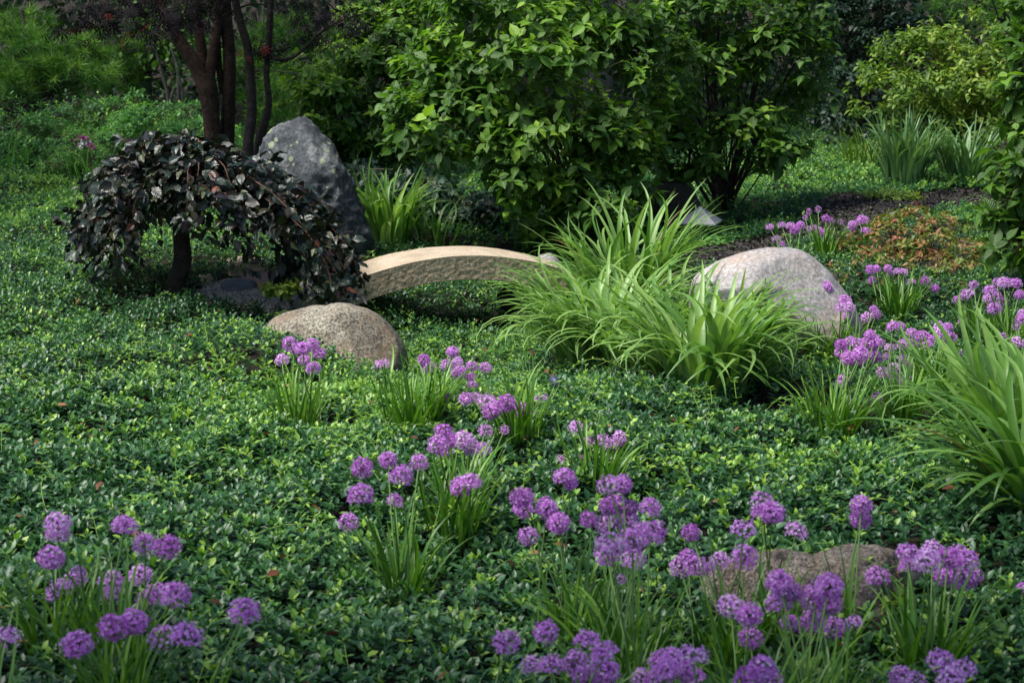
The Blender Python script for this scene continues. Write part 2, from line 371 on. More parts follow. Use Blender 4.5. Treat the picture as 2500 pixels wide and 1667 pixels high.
# ------------------------------------------------------------------ ground
def ground():
    u = np.linspace(-1, 1, 241); x = np.sign(u) * (np.abs(u) * 6 + (np.abs(u) ** 5) * 60)
    v = np.linspace(0, 1, 300); y = -3 + v * 26 + v ** 6 * 80
    X, Y = np.meshgrid(x, y); Z = H(X, Y)
    nx, ny = len(x), len(y)
    i = np.arange(ny - 1)[:, None] * nx; j = np.arange(nx - 1)[None]
    Q = np.stack([i + j, i + j + 1, i + j + 1 + nx, i + j + nx], -1)
    a = Acc(); a.add(np.stack([X, Y, Z], -1), None, Q.reshape(-1, 4))
    tag(a.build('ground', M['soil']), 'dark bare soil under the planting', 'ground', kind='structure')
    # mulch path sheet
    x0, y0 = PATH.min(0); x1, y1 = PATH.max(0); st = .06
    gx = np.arange(x0, x1, st); gy = np.arange(y0, y1, st); X, Y = np.meshgrid(gx, gy)
    Z = H(X, Y) + .012; nx = len(gx)
    ins = inside(PATH, X + sines(X, Y, 9, 4, 9) * .03, Y + sines(X, Y, 10, 4, 9) * .05)
    keep = ins[:-1, :-1] & ins[1:, 1:]
    i, j = np.nonzero(keep)
    a = Acc(); a.add(np.stack([X, Y, Z], -1), None, np.stack([i * nx + j, i * nx + j + 1, (i + 1) * nx + j + 1, (i + 1) * nx + j], -1))
    tag(a.build('mulch_path', M['mulch']), 'dark bark mulch path curving past the shrubs', 'path', kind='structure')
ground()

def scatter_chips():
    g = np.random.default_rng(11); n = 60000
    lo = PATH.min(0); hi = PATH.max(0)
    x = g.uniform(lo[0], min(hi[0], 6), n); y = g.uniform(lo[1], hi[1], n)
    k = inside(PATH, x, y)
    m = 9000; x2 = g.uniform(BED[:, 0].min(), BED[:, 0].max(), m); y2 = g.uniform(BED[:, 1].min() - .1, BED[:, 1].max() + .3, m); k2 = inside(BED, x2, y2)
    x = np.concatenate([x[k], x2[k2]]); y = np.concatenate([y[k], y2[k2]]); n = len(x)
    pos = np.stack([x, y, H(x, y) + .014 + g.uniform(0, .015, n)], -1)
    d = np.stack([g.normal(size=n), g.normal(size=n), g.normal(size=n) * .35], -1); nn = np.stack([g.normal(size=n) * .5, g.normal(size=n) * .5, np.ones(n)], -1)
    a = Acc(); t = g.uniform(0, .93, n); t[g.random(n) < .012] = 1
    put(a, LEAF_S, pos, d, nn, g.uniform(.015, .045, n), t, g.uniform(.6, 1.4, n))
    tag(a.build('mulch_chips', M['chips'], smooth=False), 'loose dark bark chips covering the path and bed', 'mulch', kind='stuff')
scatter_chips()

def pebbles():
    g = np.random.default_rng(12); n = 5000
    lo = GRAVEL.min(0); hi = GRAVEL.max(0)
    x = g.uniform(lo[0], hi[0], n); y = g.uniform(lo[1], hi[1], n); k = inside(GRAVEL, x, y); x = x[k]; y = y[k]; n = len(x)
    o = np.array([(1, 0, 0), (-1, 0, 0), (0, 1, 0), (0, -1, 0), (0, 0, 1), (0, 0, -1)], float)
    T = np.array([(0, 2, 4), (2, 1, 4), (1, 3, 4), (3, 0, 4), (2, 0, 5), (1, 2, 5), (3, 1, 5), (0, 3, 5)])
    s = np.stack([g.uniform(.008, .02, n), g.uniform(.008, .02, n), g.uniform(.006, .012, n)], -1); a_ = g.uniform(0, 3.14, n)
    P = o[None] * s[:, None]; c, q = np.cos(a_)[:, None], np.sin(a_)[:, None]
    P = np.stack([P[..., 0] * c - P[..., 1] * q, P[..., 0] * q + P[..., 1] * c, P[..., 2]], -1) + np.stack([x, y, H(x, y) + .025], -1)[:, None]
    a = Acc(); a.add(P, (T[None] + (np.arange(n) * 6)[:, None, None]).reshape(-1, 3), None, np.repeat(g.random(n), 6))
    tag(a.build('gravel', M['pebble']), 'small mixed pebbles around the stepping stones', 'gravel', kind='stuff')
pebbles()

# ------------------------------------------------------------------ ground cover
def cover():
    for name, lab, y0, y1, dens, L0, tpl, npair, mat, seed in (
        ('periwinkle_ground_cover', 'glossy dark green periwinkle carpet in front and around the bridge', 2.6, 7.0, 1350, .030, LEAF_V, 4, 'vinca', 21),
        ('periwinkle_ground_cover', 'periwinkle carpet filling the middle of the garden', 7.0, 11.2, 1150, .027, LEAF_V, 3, 'vinca', 22),
        ('leafy_ground_cover', 'paler low leafy cover on the far side of the garden', 11.2, 21, 560, .037, LEAF_S, 3, 'cover_far', 23)):
        g = np.random.default_rng(seed)
        hw = lambda y: .325 * y + .5
        area = (y1 - y0) * 2 * hw(y1); n = int(area * dens)
        x = g.uniform(-1, 1, n) * hw(y1); y = g.uniform(y0, y1, n)
        k = np.abs(x) < hw(y); k &= ~inside(PATH, x, y + .05) & ~inside(GRAVEL, x, y)
        k &= ~(inside(BED, x, y) & (g.random(n) < .93))
        for fx, fy, rx, ry in FEET:
            if rx: k &= ((x - fx) / rx) ** 2 + ((y - fy) / ry) ** 2 > 1
        k &= (sines(x, y, 31, 7, 5) + g.normal(size=n) * .5 > -1.5)
        # thin under the dark shrubs
        x = x[k]; y = y[k]; n = len(x)
        mound = .5 + .35 * sines(x, y, 41, 7, 6.5) + .25 * sines(x, y, 42, 6, 15)
        hgt = np.clip(.05 + .075 * mound, .015, .19) * g.uniform(.55, 1.15, n)
        az0 = g.uniform(0, 6.283, n); tl = g.uniform(0, .5, n); ta = g.uniform(0, 6.283, n)
        top = np.stack([np.cos(ta) * tl, np.sin(ta) * tl, np.ones(n)], -1); top = nrm(top)
        base = np.stack([x, y, H(x, y)], -1)
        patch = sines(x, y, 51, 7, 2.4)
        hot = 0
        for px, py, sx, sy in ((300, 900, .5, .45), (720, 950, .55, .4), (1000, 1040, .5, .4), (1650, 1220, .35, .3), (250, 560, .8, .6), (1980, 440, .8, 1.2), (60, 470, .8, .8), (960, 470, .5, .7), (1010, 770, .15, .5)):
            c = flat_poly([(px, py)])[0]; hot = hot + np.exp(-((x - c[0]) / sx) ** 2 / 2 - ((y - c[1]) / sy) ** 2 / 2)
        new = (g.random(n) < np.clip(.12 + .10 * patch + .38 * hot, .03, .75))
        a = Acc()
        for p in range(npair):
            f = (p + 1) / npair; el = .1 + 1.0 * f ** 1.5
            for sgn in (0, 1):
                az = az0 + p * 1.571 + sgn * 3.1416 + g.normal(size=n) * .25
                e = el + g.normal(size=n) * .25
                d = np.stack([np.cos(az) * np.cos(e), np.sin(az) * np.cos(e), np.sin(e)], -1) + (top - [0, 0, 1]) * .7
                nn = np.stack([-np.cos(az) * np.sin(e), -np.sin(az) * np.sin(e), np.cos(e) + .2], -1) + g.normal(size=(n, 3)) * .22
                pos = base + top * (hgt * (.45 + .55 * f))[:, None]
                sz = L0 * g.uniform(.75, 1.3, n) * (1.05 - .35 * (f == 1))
                tone = np.clip(.08 + .34 * f + .10 * patch + .08 * hot + g.normal(size=n) * .13, 0, .72)  # lower leaf pairs darker: shade between the leaves put into their tone
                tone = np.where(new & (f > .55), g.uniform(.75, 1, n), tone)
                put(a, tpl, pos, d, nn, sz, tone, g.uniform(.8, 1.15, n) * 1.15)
        if L0 < .05:      # trailing runners
            m = 420 if y0 < 5 else 300; gx = g.uniform(-1, 1, m) * hw(y1); gy = g.uniform(y0, y1, m)
            ok = (np.abs(gx) < hw(gy)) & ~inside(PATH, gx, gy) & ~inside(BED, gx, gy)
            for cx, cy in zip(gx[ok], gy[ok]):
                th = g.uniform(0, 6.28); Lr = g.uniform(.12, .32); t = np.linspace(0, 1, 7); bend = g.normal() * .6
                xx = cx + Lr * t * np.cos(th + bend * t); yy = cy + Lr * t * np.sin(th + bend * t)
                zz = H(xx, yy) + .085 + .05 * np.sin(t * 3.14) + g.normal() * .012
                P = np.stack([xx, yy, zz], -1); tube(a, P, .0011, 3, .93)
                tt = np.repeat(P[1:], 2, 0); q = len(tt); aa = th + np.tile([1.3, -1.3], q // 2)
                dd = np.stack([np.cos(aa), np.sin(aa), np.full(q, .5)], -1)
                put(a, tpl, tt, dd, np.array([[0, 0, 1.]]) + g.normal(size=(q, 3)) * .2, g.uniform(.014, .026, q), g.uniform(.7, 1, q))
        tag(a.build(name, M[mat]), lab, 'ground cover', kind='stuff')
cover()
def litter():
    g = np.random.default_rng(60); n = 420; y = g.uniform(3, 12, n); x = g.uniform(-1, 1, n) * (.32 * y + .3); k = ~inside(PATH, x, y); x = x[k]; y = y[k]; n = len(x)
    A = Acc(); put(A, LEAF_V, np.stack([x, y, H(x, y) + g.uniform(.03, .13, n)], -1), g.normal(size=(n, 3)) * [1, 1, .4], g.normal(size=(n, 3)) * .5 + [0, 0, 1], g.uniform(.018, .04, n), g.random(n))
    tag(A.build('leaf_litter', M['dead']), 'scraps of brown and yellow dry leaves caught in the periwinkle', 'leaf litter', kind='stuff')
litter()

# ------------------------------------------------------------------ rocks and bridge
def rock(name, outline, c, Y, depth, mat, label, cat='boulder', sub=6, amp=.02, freq=3, facets=0, seed=0, fine=.004, group=None, lean=0.0):
    P = at([p[0] for p in outline], [p[1] for p in outline], Y)[:, [0, 2]]; C = at(c[0], c[1], Y)[[0, 2]]
    d = P - C; th = np.arctan2(d[:, 1], d[:, 0]); r = np.hypot(*d.T); o = np.argsort(th); th = th[o]; r = r[o]
    th = np.concatenate([th - 2 * np.pi, th, th + 2 * np.pi]); r = np.tile(r, 3)
    bm = bmesh.new(); bmesh.ops.create_icosphere(bm, subdivisions=sub, radius=1)
    V = np.array([v.co[:] for v in bm.verts])
    a = np.arctan2(V[:, 2], V[:, 0]); rho = np.hypot(V[:, 0], V[:, 2])
    fine_t = np.linspace(-np.pi, np.pi, 721); rr = np.interp(fine_t, th, r)
    ker = np.hanning(15); ker /= ker.sum(); rr = np.convolve(np.concatenate([rr[-8:], rr, rr[:8]]), ker, 'same')[8:-8]
    Rr = np.interp(a, fine_t, rr)
    W = np.stack([C[0] + Rr * rho * np.cos(a), Y + depth * V[:, 1], C[1] + Rr * rho * np.sin(a)], -1)
    W[:, 1] += lean * (W[:, 2] - C[1])
    g = np.random.default_rng(seed); cen = np.array([C[0], Y, C[1]])
    if facets:
        for _ in range(facets):
            n = nrm(np.array([g.normal() * .75, -1, g.normal() * .55]))
            pr = (W - cen) @ n; lim = pr.max() * g.uniform(.7, .9); ex = np.maximum(pr - lim, 0); W -= (ex * .85)[:, None] * n
    Nn = nrm(W - cen)
    for i in range(len(W)):
        p = Vector(W[i]) * freq + Vector((seed * 7.1, 0, 0))
        h = noise.fractal(p, 1.0, 2.1, 4) * amp + noise.fractal(p * 7, .9, 2.1, 3) * fine
        W[i] += Nn[i] * h
    org = Vector((C[0], Y, float(H(C[0], Y))))
    for v, q in zip(bm.verts, W): v.co = Vector(q) - org
    me = bpy.data.meshes.new(name); bm.to_mesh(me); bm.free(); me.polygons.foreach_set('use_smooth', [True] * len(me.polygons))
    me.materials.append(M[mat]); ob = bpy.data.objects.new(name, me); ob.location = org; COL.objects.link(ob)
    return tag(ob, label, cat, group)

rock('standing_rock', [(640, 640), (632, 480), (632, 360), (650, 320), (690, 296), (722, 287), (745, 292), (790, 335), (835, 405), (862, 470), (895, 545), (918, 610), (930, 680), (850, 720), (720, 720)],
     (770, 500), 10.9, .36, 'rock_dark', 'tall dark grey rock with lichen spots leaning behind the copper beech', amp=.035, freq=3.2, facets=12, seed=4, fine=.016, lean=.12)
rock('pale_boulder', [(1680, 760), (1700, 680), (1740, 650), (1790, 625), (1850, 608), (1910, 604), (1960, 612), (2000, 640), (2040, 680), (2075, 725), (2100, 780), (2110, 840), (2060, 900), (1900, 920), (1740, 890)],
     (1900, 760), 8.0, .34, 'rock_pale', 'large smooth pale grey boulder beside the daylilies', amp=.015, freq=2.5, facets=3, seed=5, fine=.003)
rock('granite_boulder', [(640, 815), (665, 780), (720, 762), (790, 750), (870, 748), (925, 770), (962, 808), (985, 850), (995, 900), (960, 950), (830, 980), (700, 930)],
     (830, 850), 7.95, .34, 'rock_gran', 'rounded speckled granite boulder under the left end of the stone bridge', amp=.014, freq=3, facets=2, seed=6, fine=.003)
rock('flat_rock', [(1700, 1440), (1720, 1400), (1790, 1362), (1880, 1358), (1990, 1366), (2050, 1345), (2130, 1336), (2210, 1348), (2270, 1390), (2310, 1460), (2290, 1540), (2000, 1600), (1750, 1560), (1705, 1500)],
     (1980, 1480), 4.2, .13, 'rock_front', 'low flat-topped grey and brown rock among the front alliums', amp=.02, freq=5, facets=4, seed=8, fine=.004)
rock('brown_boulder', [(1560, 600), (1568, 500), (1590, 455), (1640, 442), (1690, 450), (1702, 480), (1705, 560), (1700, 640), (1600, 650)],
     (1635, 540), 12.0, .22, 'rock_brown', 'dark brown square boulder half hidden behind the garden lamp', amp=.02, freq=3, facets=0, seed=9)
rock('grey_stone', [(1300, 680), (1305, 640), (1325, 622), (1345, 619), (1362, 632), (1370, 660), (1360, 700), (1320, 705)],
     (1337, 660), 10.6, .12, 'rock_pale', 'small rounded grey stone behind the right end of the bridge', 'stone', sub=5, seed=10, amp=.008)
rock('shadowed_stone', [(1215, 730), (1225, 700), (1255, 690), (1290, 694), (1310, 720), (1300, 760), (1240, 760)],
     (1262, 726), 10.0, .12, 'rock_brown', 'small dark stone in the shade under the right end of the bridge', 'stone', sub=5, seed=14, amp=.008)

def slab(name, px, py, rx, ry, h, mat, label, seed, group='stepping stones by the bridge'):
    g = np.random.default_rng(seed); c = ground_at(px, py); n = 40; a = np.linspace(0, 2 * np.pi, n, endpoint=False)
    rr = 1 + .12 * np.sin(2 * a + g.uniform(0, 6)) + .08 * np.sin(3 * a + g.uniform(0, 6)) + .04 * np.sin(7 * a + g.uniform(0, 6))
    rings = [(1.0, -.03), (1.0, h * .55), (.96, h * .85), (.88, h), (.5, h * 1.05)]
    V = []
    for s, z in rings: V.append(np.stack([c[0] + rx * s * rr * np.cos(a), c[1] + ry * s * rr * np.sin(a), c[2] + z + g.normal(size=n) * .002], -1))
    V = np.concatenate(V + [np.array([[c[0], c[1], c[2] + h * 1.05]])]); Q = []; T = []
    for k in range(len(rings) - 1):
        for i in range(n): Q.append((k * n + i, k * n + (i + 1) % n, (k + 1) * n + (i + 1) % n, (k + 1) * n + i))
    k = len(rings) - 1
    for i in range(n): T.append((k * n + i, k * n + (i + 1) % n, len(rings) * n))
    A = Acc(); A.add(V, T, Q)
    tag(A.build(name, M[mat], origin=Vector(c)), label, 'stepping stone', group)
slab('stepping_stone', 652, 690, .14, .19, .05, 'slab_red', 'reddish flat stepping stone in the gravel', 1)
slab('stepping_stone', 600, 664, .11, .12, .08, 'slab_cream', 'cream coloured flat stone behind the reddish stepping stone', 2)
slab('stepping_stone', 585, 708, .10, .13, .05, 'slab_grey', 'slate grey flat stone in front of the reddish stepping stone', 3)
slab('stepping_stone', 505, 692, .06, .08, .05, 'slab_cream', 'pale stone beside the copper beech trunk', 4)
slab('stepping_stone', 722, 680, .05, .08, .05, 'slab_grey', 'small mauve grey stone right of the reddish stepping stone', 5)

def bridge():
    yaw = R(15); ax = np.array([math.cos(yaw), math.sin(yaw), 0]); wd = np.array([-math.sin(yaw), math.cos(yaw), 0])
    C = np.array([-.33, 9.86, 0]); Wd = .41; th = .14; n = 280; s = np.linspace(-1.0, 1.0, n)
    ztop = lambda s: .118 - .285 * s * s
    prof = []   # closed loop of (side 0 front..1 back, z 0 top..1 bottom)
    for i in range(24): prof.append((i / 24, 0.))
    for i in range(24): prof.append((1., i / 24))
    for i in range(24): prof.append((1 - i / 24, 1.))
    for i in range(24): prof.append((0., 1 - i / 24))
    m = len(prof); V = np.zeros((n, m, 3)); mats = []
    for i, si in enumerate(s):
        slope = -.57 * si; nrm_ = np.array([*(ax[:2] * -slope), 1.]); nrm_ /= np.linalg.norm(nrm_)
        top = C + ax * si; top[2] = ztop(si)
        for j, (u, v) in enumerate(prof):
            p = top + wd * (u - .5) * Wd - nrm_ * v * th
            q = Vector(p)
            if v > 0:
                out = (-wd if u < .5 else wd) if 0 < v < 1 else np.array([0, 0, -1.])
                hh = noise.fractal(q * 48, .7, 2.1, 3) * .0035 - .0015
                p = p + out * hh * min(1, v * 5)
            else:
                p = p + nrm_ * (noise.noise(q * 9) * .002)
            V[i, j] = p
    bm = bmesh.new(); vs = [[bm.verts.new(V[i, j]) for j in range(m)] for i in range(n)]
    for i in range(n - 1):
        for j in range(m):
            f = bm.faces.new((vs[i][j], vs[i + 1][j], vs[i + 1][(j + 1) % m], vs[i][(j + 1) % m]))
            f.material_index = 0 if j < 24 else 1; f.smooth = True
    for i in (0, n - 1):
        f = bm.faces.new(vs[i]); f.material_index = 1
    bmesh.ops.recalc_face_normals(bm, faces=bm.faces)
    for e in bm.edges:
        if len(e.link_faces) == 2 and e.link_faces[0].material_index != e.link_faces[1].material_index: e.smooth = False
    org = Vector((C[0], C[1], float(H(C[0], C[1]))))
    for v in bm.verts: v.co -= org
    me = bpy.data.meshes.new('stone_bridge'); bm.to_mesh(me); bm.free()
    me.materials.append(M['bridge_top']); me.materials.append(M['bridge_side'])
    o = bpy.data.objects.new('stone_bridge', me); o.location = org; COL.objects.link(o)
    tag(o, 'arched tan granite slab bridge with smooth top and rough-hewn sides', 'bridge')
bridge()

def lamp():
    b = ground_at(1722, 600); Y = float(b[1]); top = at(1709, 503, Y); cz = float(at(1709, 541, Y)[2])
    root = empty('garden_lamp', b, 'low garden path lamp with grey pyramid shade on thin post', 'lamp')
    # shade: square pyramid, rotated
    sx = float(at(1709, 503, Y)[0]); half = .195; yaw = R(28)
    def ring(h, z, yw=yaw): return [(sx + h * math.cos(yw + k * math.pi / 2), Y + h * math.sin(yw + k * math.pi / 2), z) for k in range(4)]
    zt = float(top[2]); A = Acc()
    V = ring(half * .95, cz) + ring(half * .95, cz - .008) + ring(half * .9, cz - .008) + [(sx, Y, zt)] + [(sx, Y, zt - .01)]
    yw = R(-118)
    V = np.array(V)
    T = [(0, 1, 12), (1, 2, 12), (2, 3, 12), (3, 0, 12), (8, 13, 9), (9, 13, 10), (10, 13, 11), (11, 13, 8)]
    Q = [(k, k + 4, (k + 1) % 4 + 4, (k + 1) % 4) for k in range(4)] + [(k + 4, k + 8, (k + 1) % 4 + 8, (k + 1) % 4 + 4) for k in range(4)]
    A.add(V, T, Q); A.build('lamp_shade', M['lamp'], root, smooth=False)
    A = Acc(); tube(A, [(sx, Y, b[2] - .05), (sx, Y, (b[2] + cz) / 2), (sx, Y, cz - .03)], .011, 12); A.build('post', M['lamp'], root)
    A = Acc(); tube(A, [(sx, Y, cz - .045), (sx, Y, cz - .02), (sx, Y, cz + .03), (sx, Y, cz + .031)], [.02, .03, .03, .001], 12); A.build('lamp_socket', M['lamp_blue'], root)
    # little spotlight in the periwinkle
    b = ground_at(1357, 1012); b[2] += .0
    r2 = empty('garden_spotlight', b, 'tiny dark blue spotlight nestled in the periwinkle', 'spotlight')
    A = Acc(); c = np.array([b[0], b[1], b[2] + .125]); d = nrm(np.array([-.5, .5, .45])); 
    tube(A, [c - d * .022, c - d * .021, c - d * .008, c + d * .026, c + d * .027, c + d * .015], [.001, .010, .016, .018, .015, .001], 16); A.build('housing', M['lamp_blue'], r2)
    A = Acc(); tube(A, [(b[0], b[1], b[2] - .03), (b[0], b[1], b[2] + .05), (c[0], c[1], c[2] - .01)], .008, 8); A.build('stake', M['lamp_blue'], r2)
lamp()

# ------------------------------------------------------------------ shrubs
def shell_points(g, blobs, n, inner=.55):
    """blobs: (px,py,rx_px,ry_px,Y,ry_depth)"""
    w_ = np.array([b[2] * b[3] for b in blobs], float); w_ /= w_.sum(); k = g.choice(len(blobs), n, p=w_)
    C = np.array([at(b[0], b[1], b[4]) for b in blobs]); Rr = np.array([(b[2] * b[4] / FP, b[5], b[3] * b[4] / FP) for b in blobs])
    K = 9; su = nrm(g.normal(size=(len(blobs), K, 3))); j = g.integers(0, K, n); sub = g.random(n) < .72
    u = nrm(g.normal(size=(n, 3))); 
    rad = inner + (1 - inner) * g.random(n) ** .6
    bump = 1 + .16 * np.sin(5 * u[:, 0] + k * 1.7) * np.sin(5 * u[:, 2] + k) + .08 * np.sin(11 * u[:, 0] + 2) * np.sin(9 * u[:, 2] + k * 3)
    P = C[k] + u * Rr[k] * (rad * bump)[:, None]
    Ps = C[k] + su[k, j] * Rr[k] * .72 + u * Rr[k] * np.array([.48, .48, .20]) * g.uniform(.6, 1, n)[:, None]
    return np.where(sub[:, None], Ps, P), u, C[k]

def shrub(name, label, cat, base_px, blobs, n_clusters, leaf, tpl, mat, stem_mat='twig_green', seed=0, per=6, n_stems=16, stem_r=.010, tone=(.15, .65), tips=.16,
          group=None, ground_Y=None, inner=.55, twig=.12, droop=.18, wid=1.0, upright=1.1, stemtone=.5, lift=0.):
    g = np.random.default_rng(seed)
    if ground_Y is None: b = ground_at(*base_px)
    else: p = at(base_px[0], 833, ground_Y); b = np.array([p[0], ground_Y, H(p[0], ground_Y)])
    root = empty(name, b, label, cat, group)
    P, U, C = shell_points(g, blobs, n_clusters, inner)
    gz = H(P[:, 0], P[:, 1]); ok = P[:, 2] > gz + .04; P, U, C = P[ok], U[ok], C[ok]; n = len(P)
    # branches
    A = Acc()
    idx = g.choice(n, min(n, n_stems * 3), replace=False)
    for q, i in enumerate(idx):
        e = C[i] + (P[i] - C[i]) * .75; s0 = b + np.array([g.normal() * .05, g.normal() * .05, -.03])
        m1 = s0 + (e - s0) * .35 + np.array([g.normal() * .05, g.normal() * .05, .12 * np.linalg.norm(e - s0)])
        m2 = s0 + (e - s0) * .7 + np.array([g.normal() * .06, g.normal() * .06, .08 * np.linalg.norm(e - s0)])
        r0 = stem_r * g.uniform(.7, 1.3) * (1 if q < n_stems else .45)
        tube(A, curve([s0, m1, m2, e], 10), np.linspace(r0, r0 * .3, 10), 5, .5)
    tw = g.choice(n, min(n, 400), replace=False)
    for i in tw:
        inn = C[i] - P[i]; inn = inn / (np.linalg.norm(inn) + 1e-6); L = twig * g.uniform(.7, 1.8)
        p1 = P[i] + inn * L * .5 + [0, 0, -.15 * L]; p2 = P[i] + inn * L + [0, 0, -.4 * L]
        tube(A, [p2, p1, P[i]], [.0032, .0022, .0012], 3, .5)
    A.build('branches', M[stem_mat], root)
    # leaves
    A = Acc(); az0 = g.uniform(0, 6.283, n)
    axis = nrm(U * [1, 1, .4] + np.array([0, 0, upright]) + g.normal(size=(n, 3)) * .25)
    s1 = nrm(np.cross(axis, np.array([.31, .22, .9]))); s2 = np.cross(axis, s1)
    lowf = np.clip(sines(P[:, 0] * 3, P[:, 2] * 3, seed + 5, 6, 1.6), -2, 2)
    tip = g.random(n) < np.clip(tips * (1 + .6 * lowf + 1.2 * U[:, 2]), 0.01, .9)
    csz = g.uniform(.75, 1.25, n)
    for j in range(per):
        az = az0 + j * 2.4 + g.normal(size=n) * .2; lev = (j / per)
        spread = np.where(j < 2, .9, 1.35 + .3 * lev) + g.normal(size=n) * .2
        d = axis * np.cos(spread)[:, None] + (s1 * np.cos(az)[:, None] + s2 * np.sin(az)[:, None]) * np.sin(spread)[:, None]
        d = d + np.array([0, 0, -1]) * (droop * g.uniform(.3, 1.4, n))[:, None]
        nn = axis * .8 + np.array([0, 0, .7]) + g.normal(size=(n, 3)) * .35
        pos = P - axis * (lev * leaf * .9)[:, None] if np.ndim(lev) else P - axis * (lev * leaf * .9)
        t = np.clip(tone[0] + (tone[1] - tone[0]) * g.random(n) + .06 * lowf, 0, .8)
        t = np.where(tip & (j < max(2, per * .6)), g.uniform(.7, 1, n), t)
        sz = leaf * csz * g.uniform(.7, 1.25, n) * (.65 if j < 1 else 1)
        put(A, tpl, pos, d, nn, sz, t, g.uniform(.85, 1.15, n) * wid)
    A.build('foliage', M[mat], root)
    return root

shrub('dogwood_shrub', 'biggest dogwood shrub with broad green leaves in the middle behind the bridge', 'shrub', (1440, 600),
      [(1290, 120, 260, 170, 11.3, .5), (1130, 290, 190, 100, 11.0, .4), (1330, 330, 210, 170, 11.2, .45), (1520, 210, 130, 230, 11.5, .45), (1060, 190, 130, 120, 11.6, .4),
       (1430, 500, 130, 110, 11.1, .35), (1270, -60, 330, 150, 11.6, .6), (1290, 440, 110, 110, 11.0, .3), (1000, 250, 70, 60, 11.2, .3), (1350, 560, 110, 50, 11.2, .3), (1600, 120, 90, 130, 11.9, .35), (1560, 440, 60, 60, 11.3, .2)],
      1750, .085, LEAF_D, 'dogwood', seed=101, n_stems=26, ground_Y=11.6, stem_r=.009, tips=.25, group='dogwood shrubs', inner=.7)
shrub('dogwood_shrub', 'second dogwood shrub with dark bare lower stems behind the garden lamp', 'shrub', (1760, 530),
      [(1770, 60, 230, 130, 12.5, .5), (1900, 170, 150, 130, 12.4, .4), (1700, 250, 160, 150, 12.2, .4), (1620, 220, 90, 150, 12.3, .4), (1850, 330, 130, 90, 12.3, .35), (1660, 360, 100, 90, 12.1, .3), (1790, -90, 260, 130, 12.7, .6), (1980, 60, 70, 130, 12.6, .3), (1880, 360, 110, 40, 12.4, .3)],
      980, .085, LEAF_D, 'dogwood', 'bark_dark', inner=.7, seed=102, n_stems=22, ground_Y=12.9, stem_r=.014, tips=.12, group='dogwood shrubs')
shrub('dogwood_shrub', 'smaller leaved dogwood between the maple trunks and the biggest dogwood', 'shrub', (880, 440),
      [(880, 190, 180, 110, 14.8, .5), (800, 260, 110, 90, 14.5, .4), (960, 300, 130, 90, 14.6, .4), (1000, 100, 150, 110, 15.2, .5), (780, 340, 60, 40, 14.6, .3), (900, 370, 150, 50, 14.8, .4), (960, 20, 130, 60, 15.4, .5)],
      1500, .082, LEAF_D, 'dogwood', 'bark_dark', seed=103, n_stems=16, ground_Y=15.2, tips=.3, group='dogwood shrubs')
shrub('dogwood_shrub', 'dogwood shrub with large leaves cut off by the right edge of the photo', 'shrub', (2540, 660),
      [(2530, 230, 100, 180, 8.9, .35), (2500, 400, 100, 90, 8.7, .3), (2600, 350, 150, 300, 8.9, .4), (2490, 590, 90, 50, 8.6, .2), (2440, 520, 50, 30, 8.7, .15), (2560, 40, 110, 100, 9.2, .4)],
      620, .085, LEAF_D, 'dogwood', seed=104, n_stems=14, ground_Y=9.0, tips=.10, group='dogwood shrubs')
shrub('lime_shrub', 'yellow green shrub with fine leaves and reddish twigs at the upper right', 'shrub', (2300, 400),
      [(2290, 180, 170, 130, 15.6, .6), (2170, 230, 100, 70, 15.2, .4), (2450, 250, 110, 170, 15.4, .6), (2230, 110, 110, 40, 15.8, .4), (2380, 230, 150, 130, 15.4, .6), (2250, 300, 120, 60, 15.3, .4), (2400, 80, 130, 80, 15.8, .6), (2420, 340, 120, 70, 15.3, .5), (2330, 300, 120, 70, 15.2, .4)],
      1900, .062, LEAF_D, 'lime', 'twig_red', seed=105, n_stems=20, ground_Y=16.0, tips=.25, wid=.8)
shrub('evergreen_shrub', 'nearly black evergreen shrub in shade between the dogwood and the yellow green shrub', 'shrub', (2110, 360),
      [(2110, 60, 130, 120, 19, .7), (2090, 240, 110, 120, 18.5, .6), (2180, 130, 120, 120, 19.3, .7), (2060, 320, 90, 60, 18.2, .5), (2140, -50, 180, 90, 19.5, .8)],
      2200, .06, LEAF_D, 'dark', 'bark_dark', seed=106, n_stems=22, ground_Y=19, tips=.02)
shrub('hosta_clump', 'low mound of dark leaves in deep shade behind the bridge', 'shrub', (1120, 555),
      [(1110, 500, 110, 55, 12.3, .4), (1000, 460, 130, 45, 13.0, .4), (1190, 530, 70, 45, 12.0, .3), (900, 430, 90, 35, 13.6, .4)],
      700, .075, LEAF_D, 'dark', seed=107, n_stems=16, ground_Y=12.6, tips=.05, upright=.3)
shrub('azalea_shrub', 'low azalea with orange red leaf tips beside the mulch path', 'shrub', (2200, 700),
      [(2270, 590, 110, 35, 9.7, .3), (2180, 560, 70, 40, 9.8, .3), (2230, 640, 130, 30, 9.4, .3), (2120, 620, 60, 40, 9.6, .25), (2340, 630, 60, 30, 9.5, .25), (2060, 660, 40, 30, 9.3, .2), (2250, 520, 40, 20, 10, .2), (2080, 590, 30, 25, 9.7, .15), (2300, 545, 80, 25, 9.9, .2), (2190, 530, 50, 20, 9.9, .2), (2380, 600, 40, 20, 9.6, .2)],
      520, .036, LEAF_D, 'azalea', 'bark_grey', seed=108, n_stems=22, stem_r=.004, ground_Y=9.5, tips=.3, per=7, tone=(.05, .72), wid=.8, droop=0, upright=1.2)
